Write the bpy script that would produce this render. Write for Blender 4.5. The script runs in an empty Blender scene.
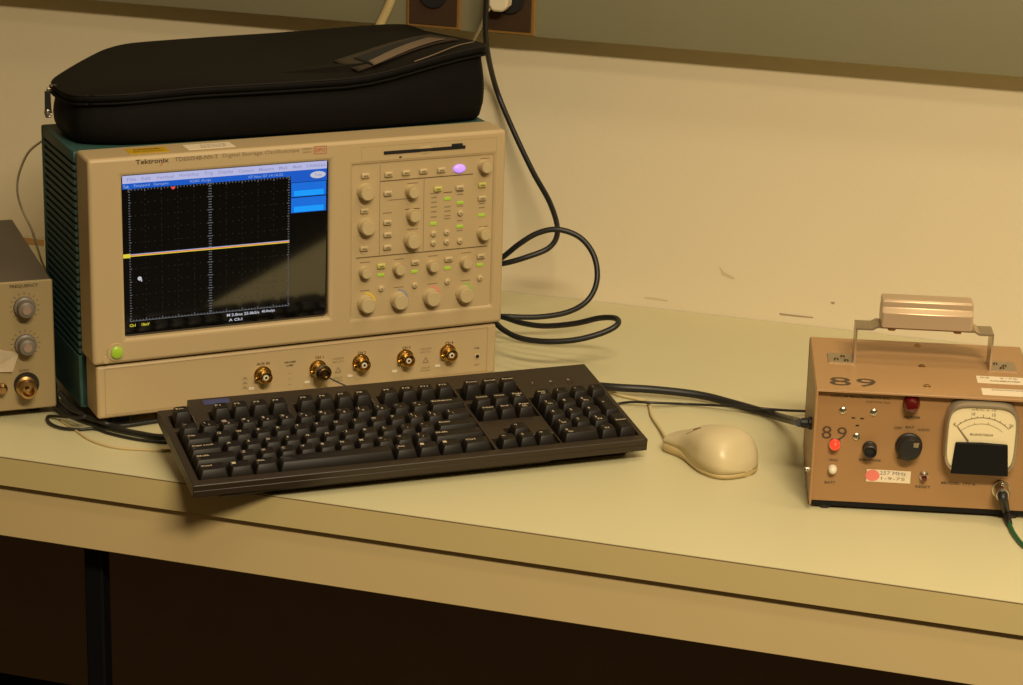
import bpy, bmesh, math, random
from mathutils import Vector, Matrix, Quaternion
from mathutils.bvhtree import BVHTree
random.seed(7)
SC = bpy.context.scene
COL = SC.collection
Z0 = 0.75                                    # height of the desk top

# ------------------------------------------------------------------ camera
W, H, F = 1023, 685, 2376.36
CP = Vector((0.0, -1.90875, 0.81116 + Z0))
RX, RY, RZ = -0.307616, 0.0273456, 0.297728
def cam_rot():
    cz, sz = math.cos(RZ), math.sin(RZ); cx, sx = math.cos(RX), math.sin(RX); cy, sy = math.cos(RY), math.sin(RY)
    Rz = Matrix(((cz, -sz, 0), (sz, cz, 0), (0, 0, 1))); Rx = Matrix(((1, 0, 0), (0, cx, -sx), (0, sx, cx)))
    Ry = Matrix(((cy, -sy, 0), (sy, cy, 0), (0, 0, 1))); B = Matrix(((1, 0, 0), (0, 0, -1), (0, 1, 0)))
    return Rz @ Rx @ B @ Ry
CR = cam_rot()
cd = bpy.data.cameras.new('camera'); cam = bpy.data.objects.new('camera', cd); COL.objects.link(cam)
cd.sensor_fit = 'HORIZONTAL'; cd.sensor_width = 36.0; cd.lens = F / W * 36.0; cd.clip_start = 0.05; cd.clip_end = 50
cam.matrix_world = Matrix.Translation(CP) @ CR.to_4x4()
SC.camera = cam
def ray(px, py): return CR @ Vector(((px - W/2)/F, (H/2 - py)/F, -1.0))
def on_z(px, py, z):                          # survey helper: height above the desk top
    d = ray(px, py); t = (z + Z0 - CP.z)/d.z; return CP + d*t
def on_y(px, py, y):
    d = ray(px, py); t = (y - CP.y)/d.y; return CP + d*t

# ------------------------------------------------------------------ materials
def mat(name, col, rough=0.5, metal=0.0, spec=0.5, noise=0.0, nscale=40.0, bump=0.0, bscale=300.0, emit=None, estr=0.0, ior=None, trans=0.0, alpha=1.0, coat=0.0):
    m = bpy.data.materials.new(name); m.use_nodes = True
    nt = m.node_tree; b = nt.nodes['Principled BSDF']
    b.inputs['Base Color'].default_value = (*col, 1); b.inputs['Roughness'].default_value = rough
    b.inputs['Metallic'].default_value = metal; b.inputs['Specular IOR Level'].default_value = spec
    if coat: b.inputs['Coat Weight'].default_value = coat
    if ior: b.inputs['IOR'].default_value = ior
    if trans: b.inputs['Transmission Weight'].default_value = trans
    tc = nt.nodes.new('ShaderNodeTexCoord')
    if noise:
        n = nt.nodes.new('ShaderNodeTexNoise'); n.inputs['Scale'].default_value = nscale; n.inputs['Detail'].default_value = 4
        mx = nt.nodes.new('ShaderNodeMix'); mx.data_type = 'RGBA'
        mx.inputs['A'].default_value = (*[c*(1-noise) for c in col], 1); mx.inputs['B'].default_value = (*[min(1, c*(1+noise)) for c in col], 1)
        nt.links.new(tc.outputs['Object'], n.inputs['Vector']); nt.links.new(n.outputs['Fac'], mx.inputs['Factor'])
        nt.links.new(mx.outputs['Result'], b.inputs['Base Color'])
    if bump:
        n2 = nt.nodes.new('ShaderNodeTexNoise'); n2.inputs['Scale'].default_value = bscale; n2.inputs['Detail'].default_value = 2
        bp = nt.nodes.new('ShaderNodeBump'); bp.inputs['Strength'].default_value = bump; bp.inputs['Distance'].default_value = 0.001
        nt.links.new(tc.outputs['Object'], n2.inputs['Vector']); nt.links.new(n2.outputs['Fac'], bp.inputs['Height']); nt.links.new(bp.outputs['Normal'], b.inputs['Normal'])
    if emit: b.inputs['Emission Color'].default_value = (*emit, 1); b.inputs['Emission Strength'].default_value = estr
    return m
M = dict(
    wall=mat('wall_paint', (.74, .635, .44), .75, noise=.03, nscale=6, bump=.15, bscale=250),
    duct=mat('grey_green_enamel', (.235, .215, .130), .5, noise=.03, nscale=12),
    desk=mat('cream_laminate', (.60, .545, .325), .42, noise=.03, nscale=9, spec=.4),
    deskedge=mat('laminate_edge', (.575, .455, .205), .5, noise=.04, nscale=14),
    apron=mat('apron_enamel', (.61, .465, .225), .5, noise=.03, nscale=8),
    joint=mat('laminate_joint', (.20, .12, .05), .7),
    seam=mat('dark_seam', (.10, .06, .03), .7),
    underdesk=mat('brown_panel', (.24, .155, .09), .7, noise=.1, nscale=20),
    blackmetal=mat('black_enamel', (.0035, .0035, .004), .5, spec=.25),
    floor=mat('floor_tile', (.008, .0065, .0055), .6, noise=.15, nscale=8),
    beige=mat('beige_plastic', (.49, .365, .195), .48, noise=.02, nscale=30, bump=.08, bscale=900),
    beigek=mat('beige_knob', (.52, .41, .22), .45),
    teal=mat('teal_plastic', (.027, .078, .070), .55, noise=.1, nscale=40),
    tealdark=mat('teal_shadow_gap', (.006, .012, .012), .7),
    groove=mat('panel_print_line', (.13, .08, .035), .6),
    ink=mat('dark_ink', (.07, .045, .025), .6),
    inklight=mat('grey_ink', (.24, .17, .095), .6),
    inkred=mat('red_ink', (.50, .12, .07), .6),
    screen=mat('screen_glass', (.002, .002, .002), .065, ior=2.05),
    gold=mat('gold_plate', (.58, .37, .11), .24, metal=1),
    brass=mat('aged_brass', (.45, .28, .11), .3, metal=1),
    steel=mat('steel', (.62, .56, .46), .28, metal=1),
    darkmetal=mat('dark_nickel', (.22, .17, .11), .25, metal=1),
    hole=mat('dark_hole', (.004, .004, .004), .8),
    white=mat('white_plastic', (.75, .68, .52), .5),
    paper=mat('paper_label', (.78, .66, .47), .6, noise=.03, nscale=60),
    yellow=mat('yellow_label', (.55, .33, .01), .5),
    fabric=mat('black_nylon', (.0034, .0026, .002), .65, noise=.25, nscale=60, bump=.35, bscale=1500, spec=.13),
    fabrictrim=mat('black_piping', (.010, .0072, .005), .6, spec=.2),
    pocket=mat('pocket_vinyl', (.028, .019, .012), .5, spec=.3),
    vinyl=mat('grey_vinyl', (.16, .11, .07), .4),
    black=mat('black_rubber', (.012, .011, .010), .45),
    kbd=mat('keyboard_plastic', (.028, .018, .0095), .40, noise=.05, nscale=60, bump=.08, bscale=900),
    key=mat('keycap_plastic', (.009, .0065, .0045), .46, spec=.3, bump=.03, bscale=1200),
    well=mat('keyboard_well', (.008, .007, .006), .6),
    legend=mat('key_legend', (.55, .45, .31), .5),
    legendblue=mat('blue_label', (.05, .055, .16), .4),
    outline=mat('moulded_line', (.40, .29, .155), .6),
    mousecord=mat('ivory_cord', (.60, .49, .25), .5),
    stripe=mat('orange_stripe', (.42, .22, .06), .6),
    mouse=mat('ivory_plastic', (.60, .495, .29), .36, noise=.02, nscale=30),
    mousebase=mat('ivory_base', (.50, .375, .165), .45),
    cordtan=mat('tan_cord', (.55, .42, .20), .55),
    cordpale=mat('pale_cord', (.74, .64, .45), .55),
    meter=mat('tan_enamel', (.40, .225, .092), .42, noise=.04, nscale=25, bump=.1, bscale=700),
    meterpanel=mat('tan_panel', (.345, .188, .074), .40, noise=.03, nscale=25),
    alu=mat('brushed_aluminium', (.58, .47, .32), .30, metal=.85, bump=.05, bscale=400),
    grip=mat('tan_grip', (.62, .45, .28), .36, metal=.4),
    dial=mat('dial_card', (.80, .68, .42), .5),
    bezel=mat('gauge_bezel', (.33, .27, .18), .16, metal=.35),
    gaugeblack=mat('gauge_black', (.004, .004, .004), .6, spec=.2),
    redlens=mat('red_lens', (.085, .003, .004), .18, coat=.5),
    redled=mat('red_led', (.35, .02, .01), .3, emit=(1, .045, .015), estr=1.15),
    pink=mat('pink_dot', (.80, .20, .16), .5),
    bluewriting=mat('blue_writing', (.20, .18, .24), .6),
    greencord=mat('green_cord', (.008, .09, .03), .4),
    brownplate=mat('brown_bakelite', (.052, .028, .014), .4),
    brassrim=mat('brass_plate_rim', (.38, .20, .06), .35, metal=.4),
    graybox=mat('brown_grey_cover', (.105, .082, .058), .5, noise=.05, nscale=30),
    graypanel=mat('grey_beige_panel', (.32, .24, .115), .5, noise=.02, nscale=30),
    greyknob=mat('grey_knob', (.17, .145, .115), .45),
    greyknobcap=mat('grey_knob_cap', (.30, .21, .15), .4),
    powerled=mat('power_light', (.32, .48, .04), .35, emit=(.32, .6, .02), estr=.10),
    greenled=mat('green_light', (.34, .46, .05), .4, emit=(.42, .80, .03), estr=.16),
    yellowlit=mat('lit_button', (.50, .44, .13), .4, emit=(.6, .7, .02), estr=.06),
    purple=mat('purple_light', (.45, .28, .8), .35, emit=(.42, .22, 1.0), estr=.85),
    s_menu=mat('screen_menu', (.0, .0, .0), .5, emit=(.62, .64, 1.0), estr=.72),
    s_menutext=mat('screen_menutext', (.0, .0, .0), .5, emit=(.42, .42, .78), estr=.7),
    s_blue=mat('screen_blue', (.0, .0, .0), .5, emit=(.0, .12, .72), estr=.75),
    s_blue2=mat('screen_blue_button', (.0, .0, .0), .5, emit=(.0, .19, .90), estr=.75),
    s_cyan=mat('screen_bright_blue', (.0, .0, .0), .5, emit=(.0, .33, 1.0), estr=.95),
    s_text=mat('screen_text', (.0, .0, .0), .5, emit=(.45, .62, 1.0), estr=.6),
    s_white=mat('screen_white', (.0, .0, .0), .5, emit=(.75, .75, .85), estr=.7),
    s_grid=mat('screen_grid', (.0, .0, .0), .5, emit=(.42, .44, .50), estr=.22),
    s_dot=mat('screen_grid_dots', (.0, .0, .0), .5, emit=(.42, .44, .50), estr=.045),
    s_yellow=mat('screen_yellow', (.0, .0, .0), .5, emit=(.9, .75, .05), estr=.8),
    s_red=mat('screen_red', (.0, .0, .0), .5, emit=(.95, .10, .08), estr=.8),
    c_yellow=mat('mark_yellow', (.75, .52, .04), .5), c_blue=mat('mark_blue', (.25, .28, .38), .5),
    c_pink=mat('mark_pink', (.70, .25, .22), .5), c_green=mat('mark_green', (.30, .48, .10), .5),
)
# ------------------------------------------------------------------ object helpers
def obj(name, bm, mats, parent=None, loc=(0, 0, 0), rot=None, smooth=None, bevel=0, seg=2, label=None):
    me = bpy.data.meshes.new(name)
    bmesh.ops.recalc_face_normals(bm, faces=bm.faces[:])
    bm.to_mesh(me); bm.free()
    if not isinstance(mats, (list, tuple)): mats = [mats]
    for m in mats: me.materials.append(M[m])
    o = bpy.data.objects.new(name, me); COL.objects.link(o)
    o.location = loc
    if rot is not None: o.rotation_euler = rot
    if parent: o.parent = parent
    if label: o['label'] = label
    if bevel:
        b = o.modifiers.new('bevel', 'BEVEL'); b.width = bevel; b.segments = seg; b.limit_method = 'ANGLE'; b.angle_limit = math.radians(40)
    if smooth or bevel:
        for p in me.polygons: p.use_smooth = True
        me.set_sharp_from_angle(angle=math.radians(smooth or 35))
    return o
def empty(name, label, cat, loc=(0, 0, 0), rz=0, group=None):
    o = bpy.data.objects.new(name, None); COL.objects.link(o); o.location = loc; o.rotation_euler = (0, 0, rz)
    o.empty_display_size = .02
    return tag(o, label, cat, group)
def tag(o, label, cat, group=None):
    o['label'] = label; o['category'] = cat
    if group: o['group'] = group
    return o
def copy(o, parent=None, loc=None):
    c = o.copy(); COL.objects.link(c)
    if parent: c.parent = parent
    if loc is not None: c.location = loc
    for ch in list(o.children):
        copy(ch, c)
    return c
NB = bmesh.new
def box(bm, x0, x1, y0, y1, z0, z1, mi=0, mx=None, bev=0, seg=1):
    v = [Vector((x, y, z)) for z in (z0, z1) for y in (y0, y1) for x in (x0, x1)]
    if mx: v = [mx @ p for p in v]
    v = [bm.verts.new(p) for p in v]
    fs = []
    for q in ((0, 2, 3, 1), (4, 5, 7, 6), (0, 1, 5, 4), (2, 6, 7, 3), (0, 4, 6, 2), (1, 3, 7, 5)):
        f = bm.faces.new([v[i] for i in q]); f.material_index = mi; fs.append(f)
    if bev:
        es = list({e for f in fs for e in f.edges})
        r = bmesh.ops.bevel(bm, geom=es, offset=bev, segments=seg, profile=.5, affect='EDGES', clamp_overlap=True)
        for f in r['faces']: f.material_index = mi
    return bm
def quad(bm, pts, mi=0):
    f = bm.faces.new([bm.verts.new(p) for p in pts]); f.material_index = mi
def lathe(bm, prof, n=24, mx=Matrix(), mi=0, cap=True):   # prof: (radius, height) along local z
    rings = []
    for r, h in prof:
        rings.append([bm.verts.new(mx @ Vector((r*math.cos(2*math.pi*k/n), r*math.sin(2*math.pi*k/n), h))) for k in range(n)])
    for a, b in zip(rings, rings[1:]):
        for k in range(n):
            f = bm.faces.new((a[k], a[(k+1) % n], b[(k+1) % n], b[k])); f.material_index = mi
    if cap:
        f = bm.faces.new(rings[0][::-1]); f.material_index = mi
        f = bm.faces.new(rings[-1]); f.material_index = mi
    return bm
def prism(bm, pts, z0, z1, mx=Matrix(), mi=0):            # polygon in xy extruded along z
    a = [bm.verts.new(mx @ Vector((x, y, z0))) for x, y in pts]; b = [bm.verts.new(mx @ Vector((x, y, z1))) for x, y in pts]
    n = len(pts)
    for f in [bm.faces.new(a[::-1]), bm.faces.new(b)] + [bm.faces.new((a[k], a[(k+1) % n], b[(k+1) % n], b[k])) for k in range(n)]: f.material_index = mi
    return bm
def catmull(P, n=10):
    P = [Vector(p) for p in P]; Q = [P[0]*2 - P[1]] + P + [P[-1]*2 - P[-2]]; out = []
    for i in range(1, len(Q)-2):
        for k in range(n):
            t = k/n; a, b, c, d = Q[i-1:i+3]
            out.append(.5*((2*b) + (c-a)*t + (2*a-5*b+4*c-d)*t*t + (3*b-a-3*c+d)*t**3))
    return out + [P[-1]]
def tube(bm, P, r, n=10, sub=10, mi=0, closed=False, flat=None):
    pts = catmull(P, sub) if sub else [Vector(p) for p in P]
    up = Vector((0, 0, 1)); prev = None; rings = []
    for i, p in enumerate(pts):
        t = (pts[min(i+1, len(pts)-1)] - pts[max(i-1, 0)]).normalized()
        if prev is None:
            a = t.cross(up if abs(t.z) < .9 else Vector((1, 0, 0))).normalized()
        else:
            a = (prev - t*prev.dot(t)).normalized()
        prev = a; b = t.cross(a)
        rr = r(i/(len(pts)-1)) if callable(r) else r
        rings.append([bm.verts.new(p + a*(math.cos(2*math.pi*k/n)*rr) + b*(math.sin(2*math.pi*k/n)*rr*(flat or 1))) for k in range(n)])
    for A, B in zip(rings, rings[1:]):
        for k in range(n):
            f = bm.faces.new((A[k], A[(k+1) % n], B[(k+1) % n], B[k])); f.material_index = mi; f.smooth = True
    bm.faces.new(rings[0][::-1]).material_index = mi; bm.faces.new(rings[-1]).material_index = mi
    return bm
_tc = {}
def text_geo(s, bold=False):
    k = (s, bold)
    if k not in _tc:
        cu = bpy.data.curves.new('t', 'FONT'); cu.body = s; cu.size = 1; cu.align_x = 'CENTER'; cu.align_y = 'CENTER'; cu.resolution_u = 2
        if bold: cu.offset = .018
        o = bpy.data.objects.new('t', cu); COL.objects.link(o)
        dg = bpy.context.evaluated_depsgraph_get(); dg.update()
        me = bpy.data.meshes.new_from_object(o.evaluated_get(dg))
        _tc[k] = ([v.co.copy() for v in me.vertices], [tuple(p.vertices) for p in me.polygons])
        bpy.data.objects.remove(o); bpy.data.curves.remove(cu); bpy.data.meshes.remove(me)
    return _tc[k]
def text(bm, s, size, mx, mi=0, bold=False, width=None):   # letters lie in local xy of mx; width squeezes to a known length
    vs, ps = text_geo(s, bold)
    if not vs: return
    xs = [v.x for v in vs]; x0, x1 = min(xs), max(xs); cx = (x0+x1)/2; sx = size
    ys = [v.y for v in vs]; cy = (min(ys)+max(ys))/2
    if width: sx = width/(x1-x0)
    nv = [bm.verts.new(mx @ Vector(((v.x-cx)*sx, (v.y-cy)*size, 0))) for v in vs]
    for p in ps:
        try: bm.faces.new([nv[i] for i in p]).material_index = mi
        except ValueError: pass
def front(u, z, v=0.0):                        # matrix: local x->u, local y->up, local z->towards viewer (-v)
    return Matrix(((1, 0, 0, u), (0, 0, -1, v), (0, 1, 0, z), (0, 0, 0, 1)))
def flat(u, v, z, ang=0.0):                    # matrix: letters lying on a horizontal surface
    return Matrix.Translation((u, v, z)) @ Matrix.Rotation(ang, 4, 'Z')
def plate(bm, u0, u1, z0, z1, v0, v1, holes=(), mi=0):     # slab in the u-z plane between depths v0 (front) and v1 with rectangular holes
    us = sorted({u0, u1, *[h[0] for h in holes], *[h[1] for h in holes]}); zs = sorted({z0, z1, *[h[2] for h in holes], *[h[3] for h in holes]})
    def solid(i, j):
        if i < 0 or j < 0 or i >= len(us)-1 or j >= len(zs)-1: return False
        a, b = (us[i]+us[i+1])/2, (zs[j]+zs[j+1])/2
        return not any(h[0] < a < h[1] and h[2] < b < h[3] for h in holes)
    V = {}
    def g(i, j, k):
        if (i, j, k) not in V: V[i, j, k] = bm.verts.new((us[i], (v0, v1)[k], zs[j]))
        return V[i, j, k]
    for i in range(len(us)-1):
        for j in range(len(zs)-1):
            if not solid(i, j): continue
            fs = [bm.faces.new((g(i, j, 0), g(i+1, j, 0), g(i+1, j+1, 0), g(i, j+1, 0))), bm.faces.new((g(i, j, 1), g(i, j+1, 1), g(i+1, j+1, 1), g(i+1, j, 1)))]
            if not solid(i-1, j): fs.append(bm.faces.new((g(i, j, 0), g(i, j+1, 0), g(i, j+1, 1), g(i, j, 1))))
            if not solid(i+1, j): fs.append(bm.faces.new((g(i+1, j, 0), g(i+1, j, 1), g(i+1, j+1, 1), g(i+1, j+1, 0))))
            if not solid(i, j-1): fs.append(bm.faces.new((g(i, j, 0), g(i, j, 1), g(i+1, j, 1), g(i+1, j, 0))))
            if not solid(i, j+1): fs.append(bm.faces.new((g(i, j+1, 0), g(i+1, j+1, 0), g(i+1, j+1, 1), g(i, j+1, 1))))
            for f in fs: f.material_index = mi
    bmesh.ops.dissolve_limit(bm, angle_limit=.01, verts=bm.verts[:], edges=bm.edges[:])
    return bm

# ------------------------------------------------------------------ the setting
DY = 0.725                                     # wall plane
w = obj('wall_back', box(NB(), -3.2, 2.4, DY, DY+.1, 0, 2.7), 'wall'); w['kind'] = 'structure'
f = obj('floor', box(NB(), -3.2, 2.4, -4.0, DY+.1, -.05, 0), 'floor'); f['kind'] = 'structure'
b = obj('under_desk_shade', box(NB(), -3.2, 2.4, DY-.012, DY, 0, .17, bev=.003), 'blackmetal'); b['kind'] = 'structure'  # added black strip standing in for the deep shade below the desk
bm = NB()
DD = .040                                      # depth of the wiring duct
zb = on_y(512, 35.3, DY-DD).z
box(bm, -3.2, 2.4, DY-DD, DY, zb, zb+.16, bev=.0015, seg=2)
d = obj('trim_1', bm, 'duct', smooth=30); d['kind'] = 'structure'
# scuffs on the wall, marks with a shape of their own
M['scuff'] = mat('wall_scuff', (.38, .28, .17), .8)
M['scuffpale'] = mat('wall_scuff_pale', (.60, .49, .31), .8)
for pts_, m_ in (([(644, 297), (655, 298), (668, 300.5), (668, 301.6), (655, 299.6), (645, 298.6)], 'scuffpale'), ([(779, 313), (795, 315), (813, 317), (813, 318.2), (795, 316.6), (780, 315)], 'scuff'), ([(830.5, 302.2), (834, 301.6), (835, 303.4), (832, 304.4)], 'scuff'), ([(719, 266), (724, 272), (735, 278), (733, 279.5), (722, 275)], 'scuffpale')):
    bm = NB(); bm.faces.new([bm.verts.new(on_y(x, y, DY-.0003)) for x, y in pts_]); obj('scuff_mark', bm, m_, w)
# ------------------------------------------------------------------ desk
desk = empty('desk', 'long cream laminate bench with a tan front apron, along the wall', 'desk', (-.6, .36, 0))
def dobj(name, bm, m, **k):
    o = obj(name, bm, m, desk, (.6, -.36, 0), **k); return o
bm = NB(); box(bm, -2.6, 1.6, 0, DY-.001, Z0-.0007, Z0); dobj('laminate_top', bm, 'desk')
bm = NB(); box(bm, -2.6, 1.6, .0002, DY-.001, Z0-.030, Z0-.0019, 0)
dobj('edge_band', bm, 'deskedge')
bm = NB(); box(bm, -2.6, 1.6, .0004, DY-.001, Z0-.0019, Z0-.0007); dobj('laminate_joint', bm, 'joint')
bm = NB(); box(bm, -2.6, 1.6, .010, DY-.01, Z0-.0325, Z0-.030); dobj('shadow_gap', bm, 'seam')
bm = NB(); box(bm, -2.6, 1.6, .007, .030, Z0-.0865, Z0-.0325, bev=.001); dobj('apron', bm, 'apron')
for x in (-1.0235, .95, -2.5):
    bm = NB(); box(bm, x-.010, x+.010, .040, .058, .02, Z0-.0325, bev=.002); box(bm, x-.016, x+.016, .036, .66, 0.0, .03, bev=.002)
    box(bm, x-.010, x+.010, .6, .64, .03, Z0-.0325)
    dobj('leg', bm, 'blackmetal', smooth=30)
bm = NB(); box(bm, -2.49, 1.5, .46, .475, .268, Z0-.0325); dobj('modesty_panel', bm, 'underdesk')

# ------------------------------------------------------------------ wall outlets and cords on the wall
YF = DY-DD
def outlet(px0, px1, label, filled):
    a = on_y(px0, 26 if not filled else 31, YF); b = on_y(px1, 29 if not filled else 36, YF)
    w_ = b.x-a.x; t = empty('wall_outlet', label, 'outlet', ((a.x+b.x)/2, YF, (a.z+b.z)/2-.0002), 0)
    h = .114
    bm = NB(); box(bm, -w_/2, w_/2, -.004, -.0003, 0, h, bev=.0012); obj('cover_plate', bm, 'brassrim', t)
    bm = NB(); box(bm, -w_/2+.004, w_/2-.004, -.006, -.004, .004, h-.004, bev=.0008); obj('face_plate', bm, 'brownplate', t)
    for zc in (.0415, .0830):
        bm = NB(); lathe(bm, [(.0175, .006), (.0175, .0085), (.0165, .0095)], 28, front(0, zc))
        r = obj('receptacle', bm, 'hole', t, smooth=30)
        bm = NB()
        for du in (-.0064, .0064): box(bm, du-.001, du+.001, -.0100, -.0094, zc, zc+.008)
        obj('slot', bm, 'blackmetal', r)
    bm = NB(); lathe(bm, [(.003, .006), (.0025, .0072)], 12, front(0, .057)); obj('screw', bm, 'brass', t)
    return t
outlet(407.5, 461.5, 'brown outlet plate with an empty dark socket on the grey duct', False)
o2 = outlet(486, 535.5, 'brown outlet plate with a pale plug pushed in, on the grey duct', True)
o2x, o2z = o2.location.x, o2.location.z
# pale plug + pale cord
pl = empty('plug_with_cord', 'pale grey plug in the right outlet with thin pale cord hanging down', 'plug', (o2x-.006, YF, o2z+.0415))
bm = NB()
prism(bm, [(-.013, .010), (-.0125, -.006), (-.008, -.0125), (.004, -.0125), (.010, -.006), (.0115, .010), (.009, .014), (-.010, .014)], .0102, .030, front(0, 0))
obj('plug_body', bm, 'cordpale', pl, bevel=.003, seg=3)
bm = NB()
p0 = Vector((o2x-.014, YF-.026, o2z+.036)); base = Vector(pl.location)
tube(bm, [p0-base, on_y(487, 12, YF-.022)-base, on_y(479, 30, YF-.012)-base, on_y(468, 52, DY-.012)-base, on_y(462, 80, DY-.010)-base, on_y(460, 120, DY-.012)-base, on_y(461, 200, DY-.014)-base, on_y(464, 262, DY-.016)-base, Vector((-.86, DY-.03, Z0+.002))-base, Vector((-.83, DY-.04, Z0+.002))-base], .0018, 8)
obj('cord', bm, 'cordpale', pl)
# tan flat cord
bm = NB(); a = on_y(402, -40, YF-.0056); b = on_y(391, 0, YF-.0056); c_ = on_y(379, 27, YF-.0056); e = on_y(366, 62, YF-.012)
tube(bm, [a, b, c_, e, Vector((e.x-.012, YF-.014, Z0+.14)), Vector((e.x-.005, YF-.016, Z0+.03)), Vector((e.x+.02, YF-.022, Z0+.0056)), Vector((e.x+.07, YF-.026, Z0+.0056))], .0055, 12); tag(obj('tan_cable', bm, 'cordtan'), 'broad pale tan cable hanging behind the black case, left of outlets', 'cable')
# black power cord with two loops
bm = NB()
P = [Vector((o2x-.005, YF-.014, o2z+.0865)), on_y(490, -30, YF-.045), on_y(486, 10, YF-.040), on_y(486.5, 45, YF-.030), on_y(496, 88, DY-.02), on_y(513, 130, DY-.035), on_y(533, 172, DY-.06), on_y(550, 203, DY-.09), on_y(557.5, 230, .60), on_y(550, 247, .575), on_y(527, 257, .56), on_y(503, 263.5, .555),
     on_y(494, 262, .56), on_y(503, 257, .565), on_y(520, 243.5, .565), on_y(538, 233, .57), on_y(558, 229.5, .575), on_y(580, 237.5, .58), on_y(594, 256, .575), on_y(597, 280, .565), on_y(588, 300, .55), on_y(568, 312, .54), on_y(538, 317, .53), on_y(505, 316.5, .52),
     on_y(492, 316, .515), on_y(503, 317, .505), on_y(522, 323, .495), on_y(545, 326, .49), on_y(575, 323.5, .485), on_y(600, 318, .48), on_y(616, 318.5, .47), on_y(617, 325, .455), on_y(602, 333, .445), on_y(575, 340, .435), on_y(545, 341.5, .43), on_y(520, 338, .435), on_y(503, 329.5, .445), on_y(493, 320, .455)]
tube(bm, P, .0032, 10, 8); pc = tag(obj('power_cord', bm, 'black'), 'black power cord looping behind the oscilloscope up to the wall outlet', 'cord')
bm = NB(); q = P[0]
lathe(bm, [(.014, -.0035), (.0155, 0), (.0155, .010), (.008, .018)], 18, Matrix.Translation(q) @ front(0, 0)); obj('plug', bm, 'black', pc, smooth=40)

# ------------------------------------------------------------------ oscilloscope
def lift(u, z, v, M_=None):                    # centre of a part whose front stands at depth v and is seen over (u, z) of the face
    C_ = MSI @ CP; P_0 = Vector((u, 0, z)); q = P_0 + (C_-P_0)*(v/C_.y); return q.x, q.z
S_O, S_A = Vector((-1.03643, .08765, Z0)), .732322
osc = empty('oscilloscope', 'large beige digital oscilloscope with lit screen and teal ribbed sides', 'oscilloscope', S_O, S_A)
MS = Matrix.Translation(S_O) @ Matrix.Rotation(S_A, 4, 'Z')
MSI = MS.inverted()
def sloc(p): return MSI @ p
ST, SM, SB = .27962, .07235, .0149
SCR = (.0288, .2412, .0968, .2610); PAN = (.2665, .4207, .0925, .2538)
bm = NB(); plate(bm, -.0045, .4345, SM, ST, 0, .046, [SCR, PAN])
obj('front_bezel', bm, 'beige', osc, bevel=.0035, seg=3)
bm = NB(); plate(bm, -.0005, .4305, SB, SM-.0025, .004, .046)
obj('lower_panel', bm, 'beige', osc, bevel=.003, seg=3)
bm = NB(); box(bm, .0005, .4295, .007, .04, SM-.003, SM+.001); obj('bezel_seam', bm, 'groove', osc)
# lower panel inset frame line
bm = NB(); fw = .0006
for (a, b, c, e) in ((.0075, .4205, .0665, .0665+fw), (.0075, .4205, .0190, .0190+fw), (.0075, .0075+fw, .019, .0665), (.4200, .4200+fw, .019, .0665)):
    box(bm, a, b, .0036, .0041, c, e)
obj('panel_outline', bm, 'outline', osc)
# case
bm = NB()
box(bm, -.0040, .4318, .046, .168, SB, ST-.0025)
box(bm, -.0072, .4345, .165, .174, SB, ST-.0015, bev=.002, seg=2)
box(bm, -.0070, .4345, .046, .168, .2660, ST-.0015, bev=.002, seg=2)
box(bm, -.0070, .4345, .046, .168, SB, .0690, bev=.001)
box(bm, .030, .400, .174, .262, SB+.01, ST-.032, bev=.012, seg=3)
obj('case', bm, 'teal', osc, smooth=40)
for sx in (0, 1):
    bm = NB()
    for k in range(26):
        z = .2615-k*.0075
        a, b = ((-.0068, -.0034), (.4310, .4342))[sx]
        box(bm, a, b, .046, .167, z-.0021, z+.0021, bev=.0006)
    obj('side_ribs', bm, 'teal', osc)
for (u, v) in ((.03, .03), (.40, .03), (.05, .235), (.38, .235)):
    bm = NB(); lathe(bm, [(.011, 0), (.012, .002), (.012, SB+.012)], 18); obj('foot', bm, 'black', osc, (u, v, 0), smooth=40)
# screen
bm = NB(); box(bm, SCR[0]-.004, SCR[1]+.004, .004, .02, SCR[2]-.004, SCR[3]+.004)
scr = obj('screen', bm, 'screen', osc)
TILT = Matrix.Translation((0, .004, SCR[3])) @ Matrix.Rotation(math.radians(1.5), 4, 'X') @ Matrix.Translation((0, -.004, -SCR[3]))
scr.matrix_local = TILT
SV = .0037
def srect(bm, a, b, c, e, mi=0, v=SV): quad(bm, [(a, v, c), (b, v, c), (b, v, e), (a, v, e)], mi)
bm = NB()
mats = ['s_menu', 's_menutext', 's_blue', 's_blue2', 's_cyan', 's_text', 's_white', 's_grid', 's_yellow', 's_red', 's_dot', 'hole']
u0, u1, zt = SCR[0]+.0012, SCR[1]-.0015, SCR[3]-.0005
srect(bm, u0, u1, .2526, zt, 0)
mtx = ['File', 'Edit', 'Vertical', 'Horiz/Acq', 'Trig', 'Display', 'Cursors', 'Measure', 'Mask', 'Math', 'Utilities', 'Help']
x = u0+.0045
for s in mtx:
    wd = .0021*len(s)+.001
    text(bm, s, .0046, front(x+wd/2, .2566, SV-.0002), 1, width=wd, bold=True); x += wd+.0052
srect(bm, u0, u1, .2470, .2526, 2)
srect(bm, .2018, u1, .2405, .2470, 2)
text(bm, 'Tek', .0042, front(.0335, .2495, SV-.0002), 5, width=.006, bold=True)
text(bm, 'Stopped', .0036, front(.0490, .2498, SV-.0002), 5, width=.016)
text(bm, 'Sample', .0036, front(.0685, .2498, SV-.0002), 5, width=.015)
text(bm, '4280 Acqs', .0036, front(.1080, .2498, SV-.0002), 5, width=.022)
text(bm, '07 Nov 07 14:16:22', .0036, front(.1755, .2498, SV-.0002), 5, width=.036)
srect(bm, .2022, u1-.0005, .2255, .2400, 3); srect(bm, .2050, u1-.003, .2262, .2318, 4, SV-.0002)
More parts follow.
